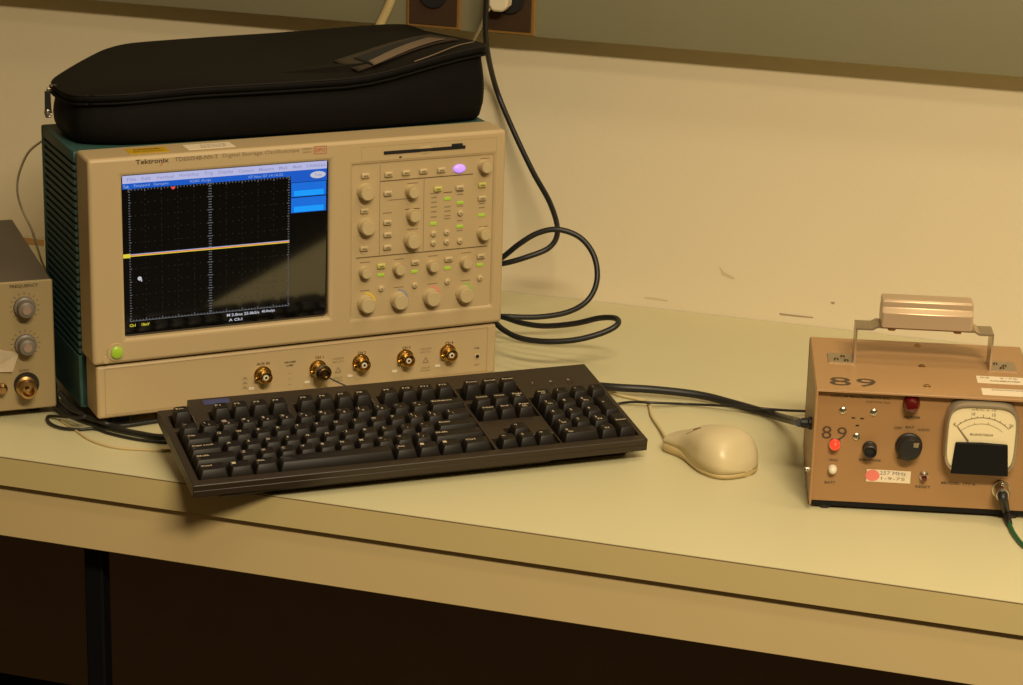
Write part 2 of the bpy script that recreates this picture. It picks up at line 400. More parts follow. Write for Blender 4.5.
srect(bm, .2022, u1-.0005, .2090, .2245, 3); srect(bm, .2050, u1-.003, .2098, .2154, 4, SV-.0002)
n = 24; f = bm.faces.new([bm.verts.new((.2303+.0082*math.cos(2*math.pi*k/n), SV-.0003, .2468+.0036*math.sin(2*math.pi*k/n))) for k in range(n)]); f.material_index = 6
text(bm, 'Tek', .0040, front(.2303, .2468, SV-.0005), 1, width=.008, bold=True)
gx0, gx1, gz0, gz1 = .0357, .2005, .1121, .2466
for i in range(11):                            # graticule: ticks and dotted lines
    gx = gx0+(gx1-gx0)*i/10
    for j in range(51):
        z = gz0+(gz1-gz0)*j/50
        if i in (0, 5, 10):
            L = .0016 if j % 5 else .0026
            srect(bm, gx-L if i else gx, gx+L if i < 10 else gx, z-.0005, z+.0005, 7)
        elif j % 2 == 0:
            srect(bm, gx-.0004, gx+.0004, z-.0004, z+.0004, 10)
for j in range(11):
    gz = gz0+(gz1-gz0)*j/10
    for i in range(51):
        x = gx0+(gx1-gx0)*i/50
        if j in (0, 10): srect(bm, x-.0005, x+.0005, gz-(0 if j == 0 else .0014 if i % 5 else .0026), gz+(0 if j == 10 else .0014 if i % 5 else .0026), 7)
        elif i % 2 == 0: srect(bm, x-.0004, x+.0004, gz-.0004, gz+.0004, 10)
srect(bm, gx0, gx1, gz0-.0004, gz0+.0004, 7); 
tz = .1798
for a, b, m_ in ((-.0012, -.0003, 8), (-.0003, .0005, 9), (.0005, .0009, 6), (.0009, .0013, 5)): srect(bm, gx0-.001, gx1, tz+a, tz+b, m_, SV-.0002)
srect(bm, u0-.0004, gx0+.001, tz-.0022, tz+.0018, 8, SV-.0003)
f = bm.faces.new([bm.verts.new(p) for p in ((.0782, SV-.0003, .2462), (.0832, SV-.0003, .2462), (.0815, SV-.0003, .2436), (.0795, SV-.0003, .2436))]); f.material_index = 9
f = bm.faces.new([bm.verts.new((.0458+.0021*math.cos(k), SV-.0003, .1556+.0021*math.sin(k))) for k in [2*math.pi*i/12 for i in range(12)]]); f.material_index = 6
srect(bm, .0470, .0482, .1525, .1545, 6, SV-.0003)
text(bm, 'Ch1', .0040, front(.0380, .1078, SV-.0002), 8, width=.006, bold=True); text(bm, '10mV', .0040, front(.0512, .1078, SV-.0002), 8, width=.008, bold=True)
text(bm, 'M 2.0ms 25.0kS/s', .0040, front(.1520, .1083, SV-.0002), 6, width=.034, bold=True); text(bm, '40.0ns/pt', .0038, front(.1785, .1083, SV-.0002), 6, width=.014, bold=True)
text(bm, 'A Ch1', .0038, front(.1440, .1030, SV-.0002), 6, width=.014, bold=True)
obj('screen_image', bm, mats, scr, label='lit screen picture with blue menu and one flat trace')
# control panel
bm = NB(); box(bm, PAN[0]-.002, PAN[1]+.002, .0022, .02, PAN[2]-.002, PAN[3]+.002)
cp = obj('control_panel', bm, 'beige', osc)
PV = .0022
bm = NB()
def pline(a, b, z, t=.0011, mi=0): srectp(bm, a, b, z-t/2, z+t/2, mi)
def srectp(bm, a, b, c, e, mi=0, v=PV-.00015): quad(bm, [(a, v, c), (b, v, c), (b, v, e), (a, v, e)], mi)
pline(.2965, .3990, .2350); pline(.2710, .4170, .1567)
for uu in (.2962, .3445): srectp(bm, uu-.0003, uu+.0003, .158, .2525 if uu < .3 else .234, 1)
for (uu, z, wd, mi) in ((.3321, .2305, .012, 1), (.3321, .2035, .016, 0), (.3322, .182, .012, 1), (.3045, .2015, .010, 1), (.412, .2505, .010, 1), (.412, .178, .010, 1), (.356, .2178, .010, 1), (.371, .2178, .010, 0), (.316, .2147, .020, 1)):
    srectp(bm, uu-wd/2, uu+wd/2, z-.0005, z+.0005, mi)
for z in (.2135, .2085, .2035, .1985, .1930): srectp(bm, .3525, .3590, z-.0006, z+.0006, 1)
for z in (.2025, .1980, .1930, .1900): srectp(bm, .3675, .3745, z-.0006, z+.0006, 1)
for z in (.2175, .2145, .2020, .1865, .1760): srectp(bm, .3815, .3885, z-.0005, z+.0005, 1)
for z in (.2030, .1985): srectp(bm, .4065, .4130, z-.0006, z+.0006, 1)
chs = [(.2812, .2826), (.3184, .3190), (.3559, .3554), (.3934, .3926)]
for i, (a, b) in enumerate(chs):
    for z in (.1515, .1215): srectp(bm, a-.006, a+.005, z-.0005, z+.0005, 1)
for (a, s) in ((.2812, 'CH 1'), (.3184, 'CH 2'), (.3559, 'CH 3'), (.3934, 'CH 4')): pass
obj('panel_printing', bm, ['groove', 'inklight'], cp)
def knob_mesh(r, h):
    bm = NB(); lathe(bm, [(r*1.05, 0), (r*1.02, h*.25), (r*.96, h*.3), (r*.90, h*.9), (r*.82, h), ], 28, front(0, 0))
    for k in range(22):
        a = 2*math.pi*k/22
        box(bm, -.0003, .0003, -.0002, .0002, h*.32, h*.92, mx=front(0, 0) @ Matrix.Rotation(a, 4, 'Z') @ Matrix.Translation((r*.93, 0, 0)))
    return bm
def proto(name, bm, m, **k): return obj(name, bm, m, osc, **k)
made = {}
def put(key, name, maker, m, u, z, v=PV, **k):
    if key not in made:
        made[key] = proto(name, maker(), m, loc=(u, v, z), **k); return made[key]
    return copy(made[key], osc, (u, v, z))
def button_mesh(w_, h_, d_=.0028):
    bm = NB(); box(bm, -w_/2, w_/2, -d_, 0, -h_/2, h_/2, bev=min(w_, h_)*.28, seg=2); return bm
def round_mesh(r, d_): 
    bm = NB(); lathe(bm, [(r, 0), (r, d_*.7), (r*.75, d_)], 18, front(0, 0)); return bm
B_, S_, K_ = (.0088, .0058), .0030, .0
for u, z in ((.2800, .2425), (.2793, .2060), (.2790, .1665), (.3052, .2420), (.3242, .2422), (.3432, .2424), (.3630, .2422), (.3046, .2222), (.3044, .1918), (.3048, .1788), (.3047, .1656), (.3840, .2218), (.4092, .2088)):
    put('b', 'button', lambda: button_mesh(.0092, .0056), 'beigek', u, z, smooth=50)
# dark legends in the middle of each button
for u, z in ((.3356, .1466), (.3730, .1466), (.4094, .1466)): put('b', 'button', None, None, u, z)
for u, z in ((.3596, .2225), (.4092, .2230), (.2981, .1463)): put('by', 'lit_button', lambda: button_mesh(.0092, .0056), 'yellowlit', u, z, smooth=50, label='yellow-green lit button')
put('pp', 'purple_button', lambda: lathe(NB(), [(.0068, 0), (.0066, .0016), (.0052, .0026), (.002, .0030)], 28, front(0, 0) @ Matrix.Diagonal((1, .66, 1, 1))), 'purple', .3832, .2420, smooth=50, label='glowing purple button')
for u, z in ((.3555, .1755), (.3555, .1655), (.3703, .1755), (.3703, .1655), (.3852, .1950), (.3852, .1650), (.2983, .1222), (.3356, .1222), (.3720, .1225), (.4091, .1228)):
    put('s', 'round_button', lambda: round_mesh(.0032, .0026), 'beigek', u, z, smooth=50)
for u, z in ((.3553, .1860), (.3706, .2112), (.3849, .2058), (.3849, .1805), (.4092, .1905), (.2979, .1366), (.3351, .1368), (.3721, .1370), (.4086, .1372)):
    put('g', 'indicator_light', lambda: button_mesh(.0074, .0034, .0008), 'greenled', u, z, smooth=50, label='green lit indicator')
for u, z in ((.2806, .2240), (.2815, .1875), (.3321, .1688)): put('kl', 'knob', lambda: knob_mesh(.0082, .011), 'beigek', *lift(u+.0024, z-.0003, -.009), smooth=40)
for u, z in ((.3311, .2206), (.3324, .1952), (.4118, .2408), (.4121, .1690)): put('km', 'knob', lambda: knob_mesh(.0062, .011), 'beigek', *lift(u+.0024, z-.0003, -.009), smooth=40)
for i, (a, b) in enumerate(chs):
    put('ks', 'knob', lambda: knob_mesh(.0056, .010), 'beigek', *lift(a+.0012, .1393, -.008), smooth=40)
    kn = put('kc', 'knob', lambda: knob_mesh(.0087, .011), 'beigek', *lift(b+.0020, .1050, -.009), smooth=40)
    bm = NB(); pts = []
    for k in range(9):
        an = math.radians(5+85*k/8); pts.append((math.cos(an), math.sin(an)))
    for (c, s), (c2, s2) in zip(pts, pts[1:]):
        quad(bm, [(c*.0098, 0, s*.0098), (c*.0118, 0, s*.0118), (c2*.0118, 0, s2*.0118), (c2*.0098, 0, s2*.0098)])
    obj('channel_mark', bm, ['c_yellow', 'c_blue', 'c_pink', 'c_green'][i], cp, (kn.location.x, PV-.0002, kn.location.z))
bm = NB()
for o in [x for x in osc.children if x.name.split('.')[0] in ('button', 'lit_button')]:
    u, v, z = o.location; srectp(bm, u-.0024, u+.0024, z-.0010, z+.0006, 0, PV-.0030)
for o in [x for x in osc.children if x.name.split('.')[0] == 'round_button']:
    u, v, z = o.location; srectp(bm, u-.0010, u+.0010, z-.0006, z+.0006, 0, PV-.0028)
obj('button_legends', bm, 'inklight', cp)
# floppy slot
bm = NB(); box(bm, .2992, .3885, -.0008, .001, .2632, .2664); box(bm, .3735, .3855, -.0016, .001, .2655, .2690, bev=.0006)
box(bm, .3160, .3186, -.0006, .001, .2588, .2600)
fs = obj('disk_slot', bm, 'hole', osc)
bm = NB(); lathe(bm, [(.0085, 0), (.0082, .0004), (.0070, .0006)], 24, front(.345, .2648, .0) @ Matrix.Diagonal((1, .48, 1, 1))); obj('thumb_notch', bm, 'beige', osc, smooth=40)
bm = NB()
for (a, b, c, e) in ((.275, .424, .2722, .2726), (.275, .424, .2572, .2576), (.275, .2754, .2574, .2724), (.4236, .424, .2574, .2724)): box(bm, a, b, -.0002, .0005, c, e)
obj('drive_outline', bm, 'outline', osc)
# header lettering
bm = NB(); TV = -.0003
text(bm, 'Tektronix', .0064, front(.0590, .2742, TV), 0, bold=True, width=.033)
quad(bm, [(.0665, TV-.0001, .2692), (.0678, TV-.0001, .2692), (.0706, TV-.0001, .2722), (.0693, TV-.0001, .2722)], 2)
text(bm, 'TDS5054B-NV-T', .0056, front(.1035, .2742, TV), 1, width=.044, bold=True)
text(bm, 'Digital Storage Oscilloscope', .0054, front(.1695, .2740, TV), 1, width=.079)
text(bm, '500MHz', .0026, front(.2175, .2750, TV), 1, width=.010); text(bm, '5GS/s', .0026, front(.2175, .2718, TV), 1, width=.009)
for (a, b, c, e) in ((.2245, .2380, .2690, .2696), (.2245, .2380, .2764, .2770), (.2245, .2251, .2690, .2770), (.2374, .2380, .2690, .2770)): srectp(bm, a, b, c, e, 2, TV)
text(bm, 'DPO', .0052, front(.2312, .2730, TV), 2, width=.0105, bold=True)
obj('header_lettering', bm, ['ink', 'inklight', 'inkred'], osc)
# stickers on the bezel top
bm = NB(); box(bm, .0405, .0805, .0110, .0330, ST, ST+.0003); bm2 = bm
text(bm, 'CAUTION', .006, flat(.0605, .026, ST+.0005), 1, width=.026, bold=True); text(bm, 'ESD SENSITIVE', .004, flat(.0605, .018, ST+.0005), 1, width=.030)
obj('warning_sticker', bm, ['yellow', 'ink'], osc, label='yellow sticker on the top edge')
bm = NB(); box(bm, .0990, .1470, .0110, .0330, ST, ST+.0003)
for z in (.016, .021, .026): text(bm, 'SERVICE', .003, flat(.118+(z*77 % .012), z, ST+.0005), 1, width=.026)
obj('paper_sticker', bm, ['paper', 'inklight'], osc, label='pale paper sticker on the top edge')
# power button
bm = NB(); lathe(bm, [(.0092, 0), (.0088, .0012)], 24, front(.0183, .0848)); obj('power_button_surround', bm, 'beige', osc, smooth=30)
bm = NB(); lathe(bm, [(.0062, 0), (.0060, .0024), (.0040, .0036)], 24, front(0, 0)); obj('power_button', bm, 'powerled', osc, (.0190, -.0010, .0848), smooth=50, label='green lit round power button')
bm = NB(); lathe(bm, [(.0040, 0), (.0036, .0006)], 18, front(0, 0)); obj('power_mark', bm, 'beige', osc, (.0085, 0, .0775), smooth=30)
# bnc connectors
def bnc_mesh():
    bm = NB()
    lathe(bm, [(.0092, 0), (.0092, .0016), (.0078, .0020), (.0074, .0045), (.0062, .0050), (.0062, .0110), (.0065, .0114), (.0065, .0130), (.0056, .0134), (.0050, .0134), (.0048, .0060)], 26, front(0, 0), 0, cap=False)
    lathe(bm, [(.0048, .0060), (.0030, .0062), (.0029, .0118), (.0014, .0120)], 20, front(0, 0), 1, cap=False)
    lathe(bm, [(.0014, .0120), (.0011, .0090), (.0003, .0088)], 12, front(0, 0), 0)
    for s in (-1,): box(bm, -.0013, .0013, -.0013, .0013, .0058 if s > 0 else -.0098, .0098 if s > 0 else -.0058, mx=Matrix.Translation((0, -.0075, 0)) @ Matrix.Rotation(math.radians(80), 4, 'Y'))
    return bm
LV = .004
BN = [.1728, .2325, .2795, .3290, .3775]
BZ = [.0378, .0378, .0392, .0386, .0392]
for i, (u, z) in enumerate(zip(BN, BZ)):
    lu, lz = lift(u, z+.0030, -.006)
    put('bnc', 'bnc_connector', bnc_mesh, ['gold', 'white'], lu, lz, LV, smooth=40)
    bm = NB(); box(bm, -.0062, -.0006, -.0006, .0002, -.0012, .0012); obj('probe_contact', bm, 'white', osc, (u-.0105, LV-.0002, z-.0085))
TV2 = LV-.0004
def letters(name, items, parent, mats=('ink', 'inklight')):        # one printed caption: (text, height, u, z, width, material index)
    bm = NB()
    for t, h, u, z, wd, mi in items: text(bm, t, h, front(u, z, TV2), mi, bold=mi == 0, width=wd)
    return obj(name, bm, list(mats), parent)
for u, t_, wd in ((.1715, 'AUX IN', .014), (.2320, 'CH 1', .009), (.2785, 'CH 2', .009), (.3280, 'CH 3', .009), (.3765, 'CH 4', .009)):
    letters('connector_lettering', [(t_, .0040, u, .0545, wd, 0)], osc)
for u in (.2525, .350):
    letters('rating_lettering', [('1M\u03a9/50\u03a9', .0026, u, .0510, .012, 1), ('300V CAT I', .0026, u, .0475, .012, 1)], osc)
    bm = NB()
    for (p, q) in (((-.0030, .036), (.0030, .036)), ((-.0030, .036), (0, .0415)), ((.0030, .036), (0, .0415))):
        d = Vector((q[0]-p[0], q[1]-p[1])).normalized()*.0004; nx, nz = -d.y, d.x
        quad(bm, [(u+p[0]+nx, TV2, p[1]+nz), (u+q[0]+nx, TV2, q[1]+nz), (u+q[0]-nx, TV2, q[1]-nz), (u+p[0]-nx, TV2, p[1]-nz)])
    obj('warning_triangle', bm, 'inklight', osc)
    letters('limit_lettering', [('20pF', .0026, u, .0300, .010, 1), ('MAX', .0026, u, .0270, .011, 1)], osc)
letters('probe_lettering', [('PROBE', .0026, .2005, .0530, .012, 0), ('COMP', .0026, .2000, .0495, .008, 0)], osc)
letters('probe_mark', [('\u2014', .004, .2000, z, .004, 1) for z in (.041, .035, .029)], osc)
letters('caution_mark', [('A', .0045, .1520, z, .006, 1) for z in (.041, .036, .031)], osc)
letters('jack_lettering', [('CAL', .0028, .4085, .0455, .006, 0)], osc); letters('jack_lettering', [('GND', .0026, .4085, .0270, .006, 1)], osc)
bm = NB(); lathe(bm, [(.0034, 0), (.0032, .0006), (.0021, .0007), (.0020, .0001)], 18, front(0, 0), 0); obj('ground_jack', bm, 'beigek', osc, (.4090, LV, .0360), smooth=30)
bm = NB(); lathe(bm, [(.0020, 0), (.0019, .0010)], 14, front(0, 0), 0); obj('jack_hole', bm, 'hole', osc, (.4090, LV-.0002, .0362))
# adapter pushed on the second connector
lu, lz = lift(BN[1], BZ[1]+.0030, -.006)
ad = empty('connector_adapter', 'dark metal adapter with thin lead on the second gold connector', 'connector', MS @ Vector((lu, LV-.0135, lz)), S_A)
bm = NB(); lathe(bm, [(.0076, 0), (.0084, .0004), (.0084, .0050), (.0070, .0056), (.0054, .0060), (.0054, .0090), (.0034, .0094), (.0030, .007)], 24, front(0, 0)); obj('shell', bm, 'darkmetal', ad, smooth=40)
bm = NB(); lathe(bm, [(.0056, .0064), (.0060, .0066), (.0060, .0078), (.0056, .0080)], 20, front(0, 0)); obj('collar', bm, 'brass', ad, smooth=40)
bm = NB(); tube(bm, [(.004, -.006, -.004), (.012, -.010, -.0085), (.022, -.016, -.0135), (.034, -.024, -.021)], .0009, 8); obj('lead', bm, 'black', ad)

# ------------------------------------------------------------------ black carrying case on the oscilloscope
OUT = [(.016, .060), (.05, .049), (.10, .046), (.20, .043), (.32, .044), (.412, .048), (.431, .057), (.439, .090), (.443, .20), (.442, .272), (.428, .296), (.36, .300), (.28, .299), (.195, .294), (.125, .286), (.095, .272), (.070, .245), (.026, .185), (-.001, .138), (-.002, .092), (.003, .070)]
ring0 = catmull([Vector((u, v, 0)) for u, v in OUT] + [Vector((*OUT[0], 0))], 5)[:-1]
BC = Vector((.235, .165, 0))
def rim(u, v):
    a = max(0, (u-.27)/.17); a = a*a*(3-2*a) if a < 1 else 1
    return ST + .0480 + .0055*max(0, min(1, u/.12)) + .0235*a*(1-max(0, min(1, (v-.05)/.2))*.85)
def bagring(bm, sc, zf, out=0.0, mi=0):
    r = []
    for p in ring0:
        d = (p-BC); q = BC + d*sc + d.normalized()*out
        r.append(bm.verts.new((q.x, q.y, zf(q.x, q.y))))
    return r
def skin(bm, rings, cap0=False, cap1=False):
    for A, B in zip(rings, rings[1:]):
        for k in range(len(A)): bm.faces.new((A[k], A[(k+1) % len(A)], B[(k+1) % len(B)], B[k])).smooth = True
    if cap0: bm.faces.new(rings[0][::-1])
    if cap1: bm.faces.new(rings[-1])
bag = empty('carrying_case', 'black nylon zip carrying case lying on top of the oscilloscope', 'bag', MS @ Vector((.235, .165, ST)), S_A)
BO = (-.235, -.165, -ST)
wob = lambda u, v, k: .0012*math.sin(u*70+k*2.1)*math.sin(v*55+k)
bm = NB(); rr = []
rr.append(bagring(bm, .97, lambda u, v: ST+.0004)); rr.append(bagring(bm, .99, lambda u, v: ST+.004))
for t, o_ in ((.2, .001), (.4, .0018), (.6, .0008), (.75, -.0005), (.88, -.002), (1.0, -.0015)):
    rr.append(bagring(bm, 1.0, lambda u, v, t=t: ST+.004+(rim(u, v)-.006-ST-.004)*t+wob(u, v, t*4)*t, o_))
skin(bm, rr, True, True); obj('body', bm, 'fabric', bag, BO)
bm = NB(); rr = []
def lidz(k):
    def f_(u, v):
        s = .5+.5*math.sin(u*19+.4)*math.cos(v*17)
        return rim(u, v)+.001+.0050*(1-(1-k)**2)*(.6+.4*s) - .0030*k*math.exp(-((u-.25)/.08)**2)
    return f_
rr.append(bagring(bm, .985, lambda u, v: rim(u, v)-.007, 0)); rr.append(bagring(bm, 1.0, lambda u, v: rim(u, v)-.0065, .0025)); rr.append(bagring(bm, 1.0, lambda u, v: rim(u, v)-.001, .0035)); rr.append(bagring(bm, 1.0, lambda u, v: rim(u, v)+.0012, .0015))
for sc, k in ((.985, .04), (.95, .15), (.90, .28), (.80, .45), (.65, .65), (.45, .85), (.25, .95), (.1, 1.0)): rr.append(bagring(bm, sc, lidz(k)))
skin(bm, rr, True, True)
bm.normal_update(); lidtree = BVHTree.FromBMesh(bm)
lid = obj('lid', bm, 'fabric', bag, BO)
def lid_z(u, v):
    h = lidtree.ray_cast(Vector((u, v, 1)), Vector((0, 0, -1))); return h[0].z if h[0] else rim(u, v)
bm = NB(); pts = []
for p in ring0 + [ring0[0]]:
    d = (p-BC); q = BC+d+d.normalized()*.0032; pts.append((q.x, q.y, rim(q.x, q.y)-.0075))
tube(bm, pts, .0014, 6, 0); obj('zipper_track', bm, 'fabric', bag, BO)
bm = NB(); pts = []
for p in ring0 + [ring0[0]]:
    d = (p-BC); q = BC+d+d.normalized()*.0022; pts.append((q.x, q.y, rim(q.x, q.y)+.0008))
tube(bm, pts, .0009, 6, 0); obj('piping', bm, 'fabrictrim', bag, BO)
def drape(bm, poly, lift, n=8, mi=0, thick=.0012):         # quad patch laid over the lid
    a, b, c, d = [Vector((*p, 0)) for p in poly]; g = []
    for j in range(n+1):
        row = []
        for i in range(n+1):
            p = a.lerp(b, i/n).lerp(d.lerp(c, i/n), j/n); row.append((p.x, p.y, lid_z(p.x, p.y)))
        g.append(row)
    T = [[bm.verts.new((x, y, z+lift+thick)) for x, y, z in r] for r in g]; L = [[bm.verts.new((x, y, z+lift)) for x, y, z in r] for r in g]
    for j in range(n):
        for i in range(n):
            f = bm.faces.new((T[j][i], T[j][i+1], T[j+1][i+1], T[j+1][i])); f.material_index = mi; f.smooth = True
            bm.faces.new((L[j][i], L[j+1][i], L[j+1][i+1], L[j][i+1])).material_index = mi
    for A in ([(0, i) for i in range(n+1)], [(n, i) for i in range(n+1)], [(j, 0) for j in range(n+1)], [(j, n) for j in range(n+1)]):
        for p, q in zip(A, A[1:]): bm.faces.new((T[p[0]][p[1]], T[q[0]][q[1]], L[q[0]][q[1]], L[p[0]][p[1]])).material_index = mi
    return bm
FR = [(.292, .056), (.426, .106), (.421, .178), (.286, .112)]
bm = NB(); drape(bm, FR, .0010, n=16); idp = obj('label_pocket', bm, 'pocket', bag, BO, label='brown-black pocket with a clear window')
bm = NB(); drape(bm, [(.311, .064), (.408, .111), (.404, .154), (.306, .105)], .0024, n=16, thick=.0006); obj('pocket_opening', bm, 'hole', idp, (0, 0, 0))
bm = NB(); drape(bm, [(.311, .060), (.410, .108), (.404, .137), (.312, .078)], .0032, n=16, thick=.0006); obj('label_card', bm, 'vinyl', idp, (0, 0, 0), label='grey card strip in the pocket')
bm = NB(); tube(bm, [(u, v, lid_z(u, v)+.0012) for u, v in ((.35, .0465), (.372, .0500), (.402, .0610), (.424, .0735), (.432, .0810))], .0007, 6); obj('seam_cord', bm, 'vinyl', bag, BO)
# zipper pull
zp = Vector((-.0075, .122, 0)); zz = rim(.000, .122)+.0035
bm = NB(); box(bm, -.004, .004, -.003, .003, -.004, .004, bev=.001); sl = obj('zipper_slider', bm, 'darkmetal', bag, (zp.x-.235+.002, zp.y-.165, zz-ST-.006))
bm = NB(); prism(bm, [(-.0028, -.004), (.0028, -.004), (.0032, -.022), (.0038, -.026), (.0026, -.031), (-.0026, -.031), (-.0038, -.026), (-.0032, -.022)], -.0011, .0011, front(0, 0) ); obj('zipper_pull', bm, 'black', sl, (-.006, 0, .002), bevel=.0004)
bm = NB(); tube(bm, [(.0030*math.cos(t), -.0012, -.0265+.0034*math.sin(t)) for t in [2*math.pi*k/14 for k in range(15)]], .0008, 6, 0); lathe(bm, [(.0022, .0012), (.0020, .0014)], 14, front(0, -.0265)); obj('pull_ring', bm, 'steel', sl, (-.006, 0, .002))
bm = NB(); tube(bm, [(-.001, -.002, -.001), (-.006, -.002, .001), (-.006, -.0016, -.004)], .0010, 6); obj('pull_loop', bm, 'steel', sl)

# ------------------------------------------------------------------ keyboard
K_O = Vector((-.8661, -.06185, Z0)); KA, KT, KH = .658356, .14156, .02397
kb = empty('keyboard', 'black computer keyboard in front of the oscilloscope, corner over the desk edge', 'keyboard', K_O, KA)
KM = Matrix.Translation((0, 0, KH)) @ Matrix.Rotation(KT, 4, 'X')     # deck plane: u, v, w
KW_, KD_ = .4508, .1705
KI = KM.to_euler()
bm = NB()
def ksolid(u0, u1, v0, v1, w0, w1, bev=0.0): box(bm, u0, u1, v0, v1, w0, w1, 0, bev=bev)
# shell: tray with raised deck between the key wells (a notch at the back left corner)
OUTL = [(0, 0), (KW_, 0), (KW_, KD_), (.033, KD_), (.030, .1565), (0, .1535)]
prism(bm, OUTL, -.0125, -.0058)
W1 = (.0075, .2970, .0105, .1085); W2 = (.2995, .3640, .0105, .0325); W3 = (.318, .3430, .0325, .0515); W4 = (.2995, .3640, .0690, .1085); W5 = (.3640+.0015, .4455, .0105, .1085)
WELLS = [W1, W2, W3, W4, W5, (.0075, .0300, .1150, .1420), (.0460, .1240, .1150, .1420), (.1310, .2100, .1150, .1420), (.2165, .2970, .1150, .1420), (.2995, .3640, .1150, .1420)]
us = sorted({0, KW_, .033, *[q for h in WELLS for q in h[:2]]}); vs = sorted({0, KD_, .1535, *[q for h in WELLS for q in h[2:]]})
V = {}
def kv(i, j, k):
    if (i, j, k) not in V: V[i, j, k] = bm.verts.new((us[i], vs[j], (0, -.0058)[k]))
    return V[i, j, k]
def solid(i, j):
    if i < 0 or j < 0 or i >= len(us)-1 or j >= len(vs)-1: return False
    a, b = (us[i]+us[i+1])/2, (vs[j]+vs[j+1])/2
    if a < .033 and b > .1535: return False
    return not any(h[0] < a < h[1] and h[2] < b < h[3] for h in WELLS)
for i in range(len(us)-1):
    for j in range(len(vs)-1):
        if not solid(i, j): continue
        bm.faces.new((kv(i, j, 0), kv(i+1, j, 0), kv(i+1, j+1, 0), kv(i, j+1, 0)))
        for (ii, jj, A) in ((i-1, j, ((i, j), (i, j+1))), (i+1, j, ((i+1, j+1), (i+1, j))), (i, j-1, ((i+1, j), (i, j))), (i, j+1, ((i, j+1), (i+1, j+1)))):
            if not solid(ii, jj):
                p, q = A; bm.faces.new((kv(*p, 0), kv(*p, 1), kv(*q, 1), kv(*q, 0)))
bmesh.ops.dissolve_limit(bm, angle_limit=.01, verts=bm.verts[:], edges=bm.edges[:])
obj('shell', bm, 'kbd', kb, (0, 0, KH), (KT, 0, 0), bevel=.0012, seg=2)
bm = NB()
for h in WELLS: box(bm, h[0]+.0003, h[1]-.0003, h[2]+.0003, h[3]-.0003, -.0058, -.0052)
obj('well_floor', bm, 'well', kb, (0, 0, KH), (KT, 0, 0))
# lower tray, wedge reaching the desk top
bm = NB(); sk = []
ct, st_ = math.cos(KT), math.sin(KT)
def top_at(v, w=-.0124): return (v*ct-w*st_, KH+v*st_+w*ct)
a0, a1 = top_at(.010), top_at(.165)
poly = [(a0[0], a0[1]), (a1[0], a1[1]), (a1[0], a1[1]-.016), (a0[0]+.055, .0), (a0[0]+.012, .0), (a0[0]+.002, .006)]
MX = Matrix(((0, 0, 1, 0), (1, 0, 0, 0), (0, 1, 0, 0), (0, 0, 0, 1)))
prism(bm, poly, .030, .355, MX); prism(bm, [(p[0]+(.004 if k in (0, 5, 4) else 0), p[1]) for k, p in enumerate(poly)], .355, .440, MX)
obj('tray', bm, 'kbd', kb, bevel=.001)
for u in (.045, .405):
    bm = NB(); box(bm, u-.012, u+.012, a1[0]-.03, a1[0]-.022, 0, a1[1]-.010, bev=.001); obj('flip_foot', bm, 'kbd', kb)
P_ = .01905
def keymesh(wu, hv, top, prof=.0):
    # tapered keycap, dished top; base w=-.0050
    bm = NB(); bx, by = wu/2-.0006, hv/2-.0006; tx, ty = bx-.0026, by-.0030; b0 = -.0050; sh = .0012
    def rr(x, y, z, r, dy=0):
        pts = []
        for (cx, cy, a0) in ((x-r, y-r, 0), (-x+r, y-r, 90), (-x+r, -y+r, 180), (x-r, -y+r, 270)):
            for k in range(4):
                an = math.radians(a0+30*k); pts.append(bm.verts.new((cx+r*math.cos(an), cy+r*math.sin(an)+dy, z)))
        return pts
    R = [rr(bx, by, b0, .0008), rr(bx, by, b0+.002, .0008), rr(tx+.0004, ty+.0004, top-.0007, .0020, sh), rr(tx-.0003, ty-.0003, top, .0018, sh), rr(tx*.62, ty*.62, top-.0005, .0012, sh)]
    for A, B in zip(R, R[1:]):
        for k in range(16): bm.faces.new((A[k], A[(k+1) % 16], B[(k+1) % 16], B[k])).smooth = True
    bm.faces.new(R[-1]).smooth = True
    return bm
def addkey(u0, wu, v, top, legend, name='key', hv=P_, sub=None):
    bm = keymesh(wu, hv, top)
    sz = .0048 if len(legend) == 1 else .0036
    x0 = -wu/2+.0062
    if legend:
        wd = None if len(legend) == 1 else min(.0022*len(legend)+.0008, wu-.008)
        if len(legend) == 1: text(bm, legend, sz, Matrix.Translation((x0-.0002, .0030, top+.0001)), 1, True)
        else: text(bm, legend, sz, Matrix.Translation((x0-.002+wd/2, .0028, top+.0001)), 1, True, width=wd)
        if sub: text(bm, sub, .0040, Matrix.Translation((x0+(.0030 if len(sub) == 1 else .0024), -.0012, top+.0001)), 1, True, width=None if len(sub) == 1 else .0044)
    o = obj(name, bm, ['key', 'legend'], kb)
    o.matrix_local = KM @ Matrix.Translation((u0+wu/2, v, 0))
    return o
UL = .0088
def row(v, top, items, u=UL):
    for it in items:
        if isinstance(it, (int, float)): u += it*P_; continue
        lg, wd = it[0], it[1]; nm = it[2] if len(it) > 2 else 'key'
        addkey(u, wd*P_, v, top, lg, nm, sub=it[3] if len(it) > 3 else None); u += wd*P_
one = lambda s: [(c, 1) for c in s]
V_ = [.0205, .0397, .0588, .0778, .0969, .1285]; T_ = [.0068, .0070, .0075, .0085, .0105, .0115]
row(V_[0], T_[0], [('Ctrl', 1.5), ('\u25a0', 1.25), ('Alt', 1.25), ('', 5.9, 'space_bar'), ('Alt', 1.2), ('\u25a0', 1.2), ('\u25a4' if False else '\u25a0', 1.2), ('Ctrl', 1.5)])
row(V_[1], T_[1], [('Shift', 2.25, 'shift_key')] + one('ZXCVBNM') + [('<', 1, 'key', ','), ('>', 1, 'key', '.'), ('?', 1, 'key', '/'), ('Shift', 2.75, 'shift_key')])
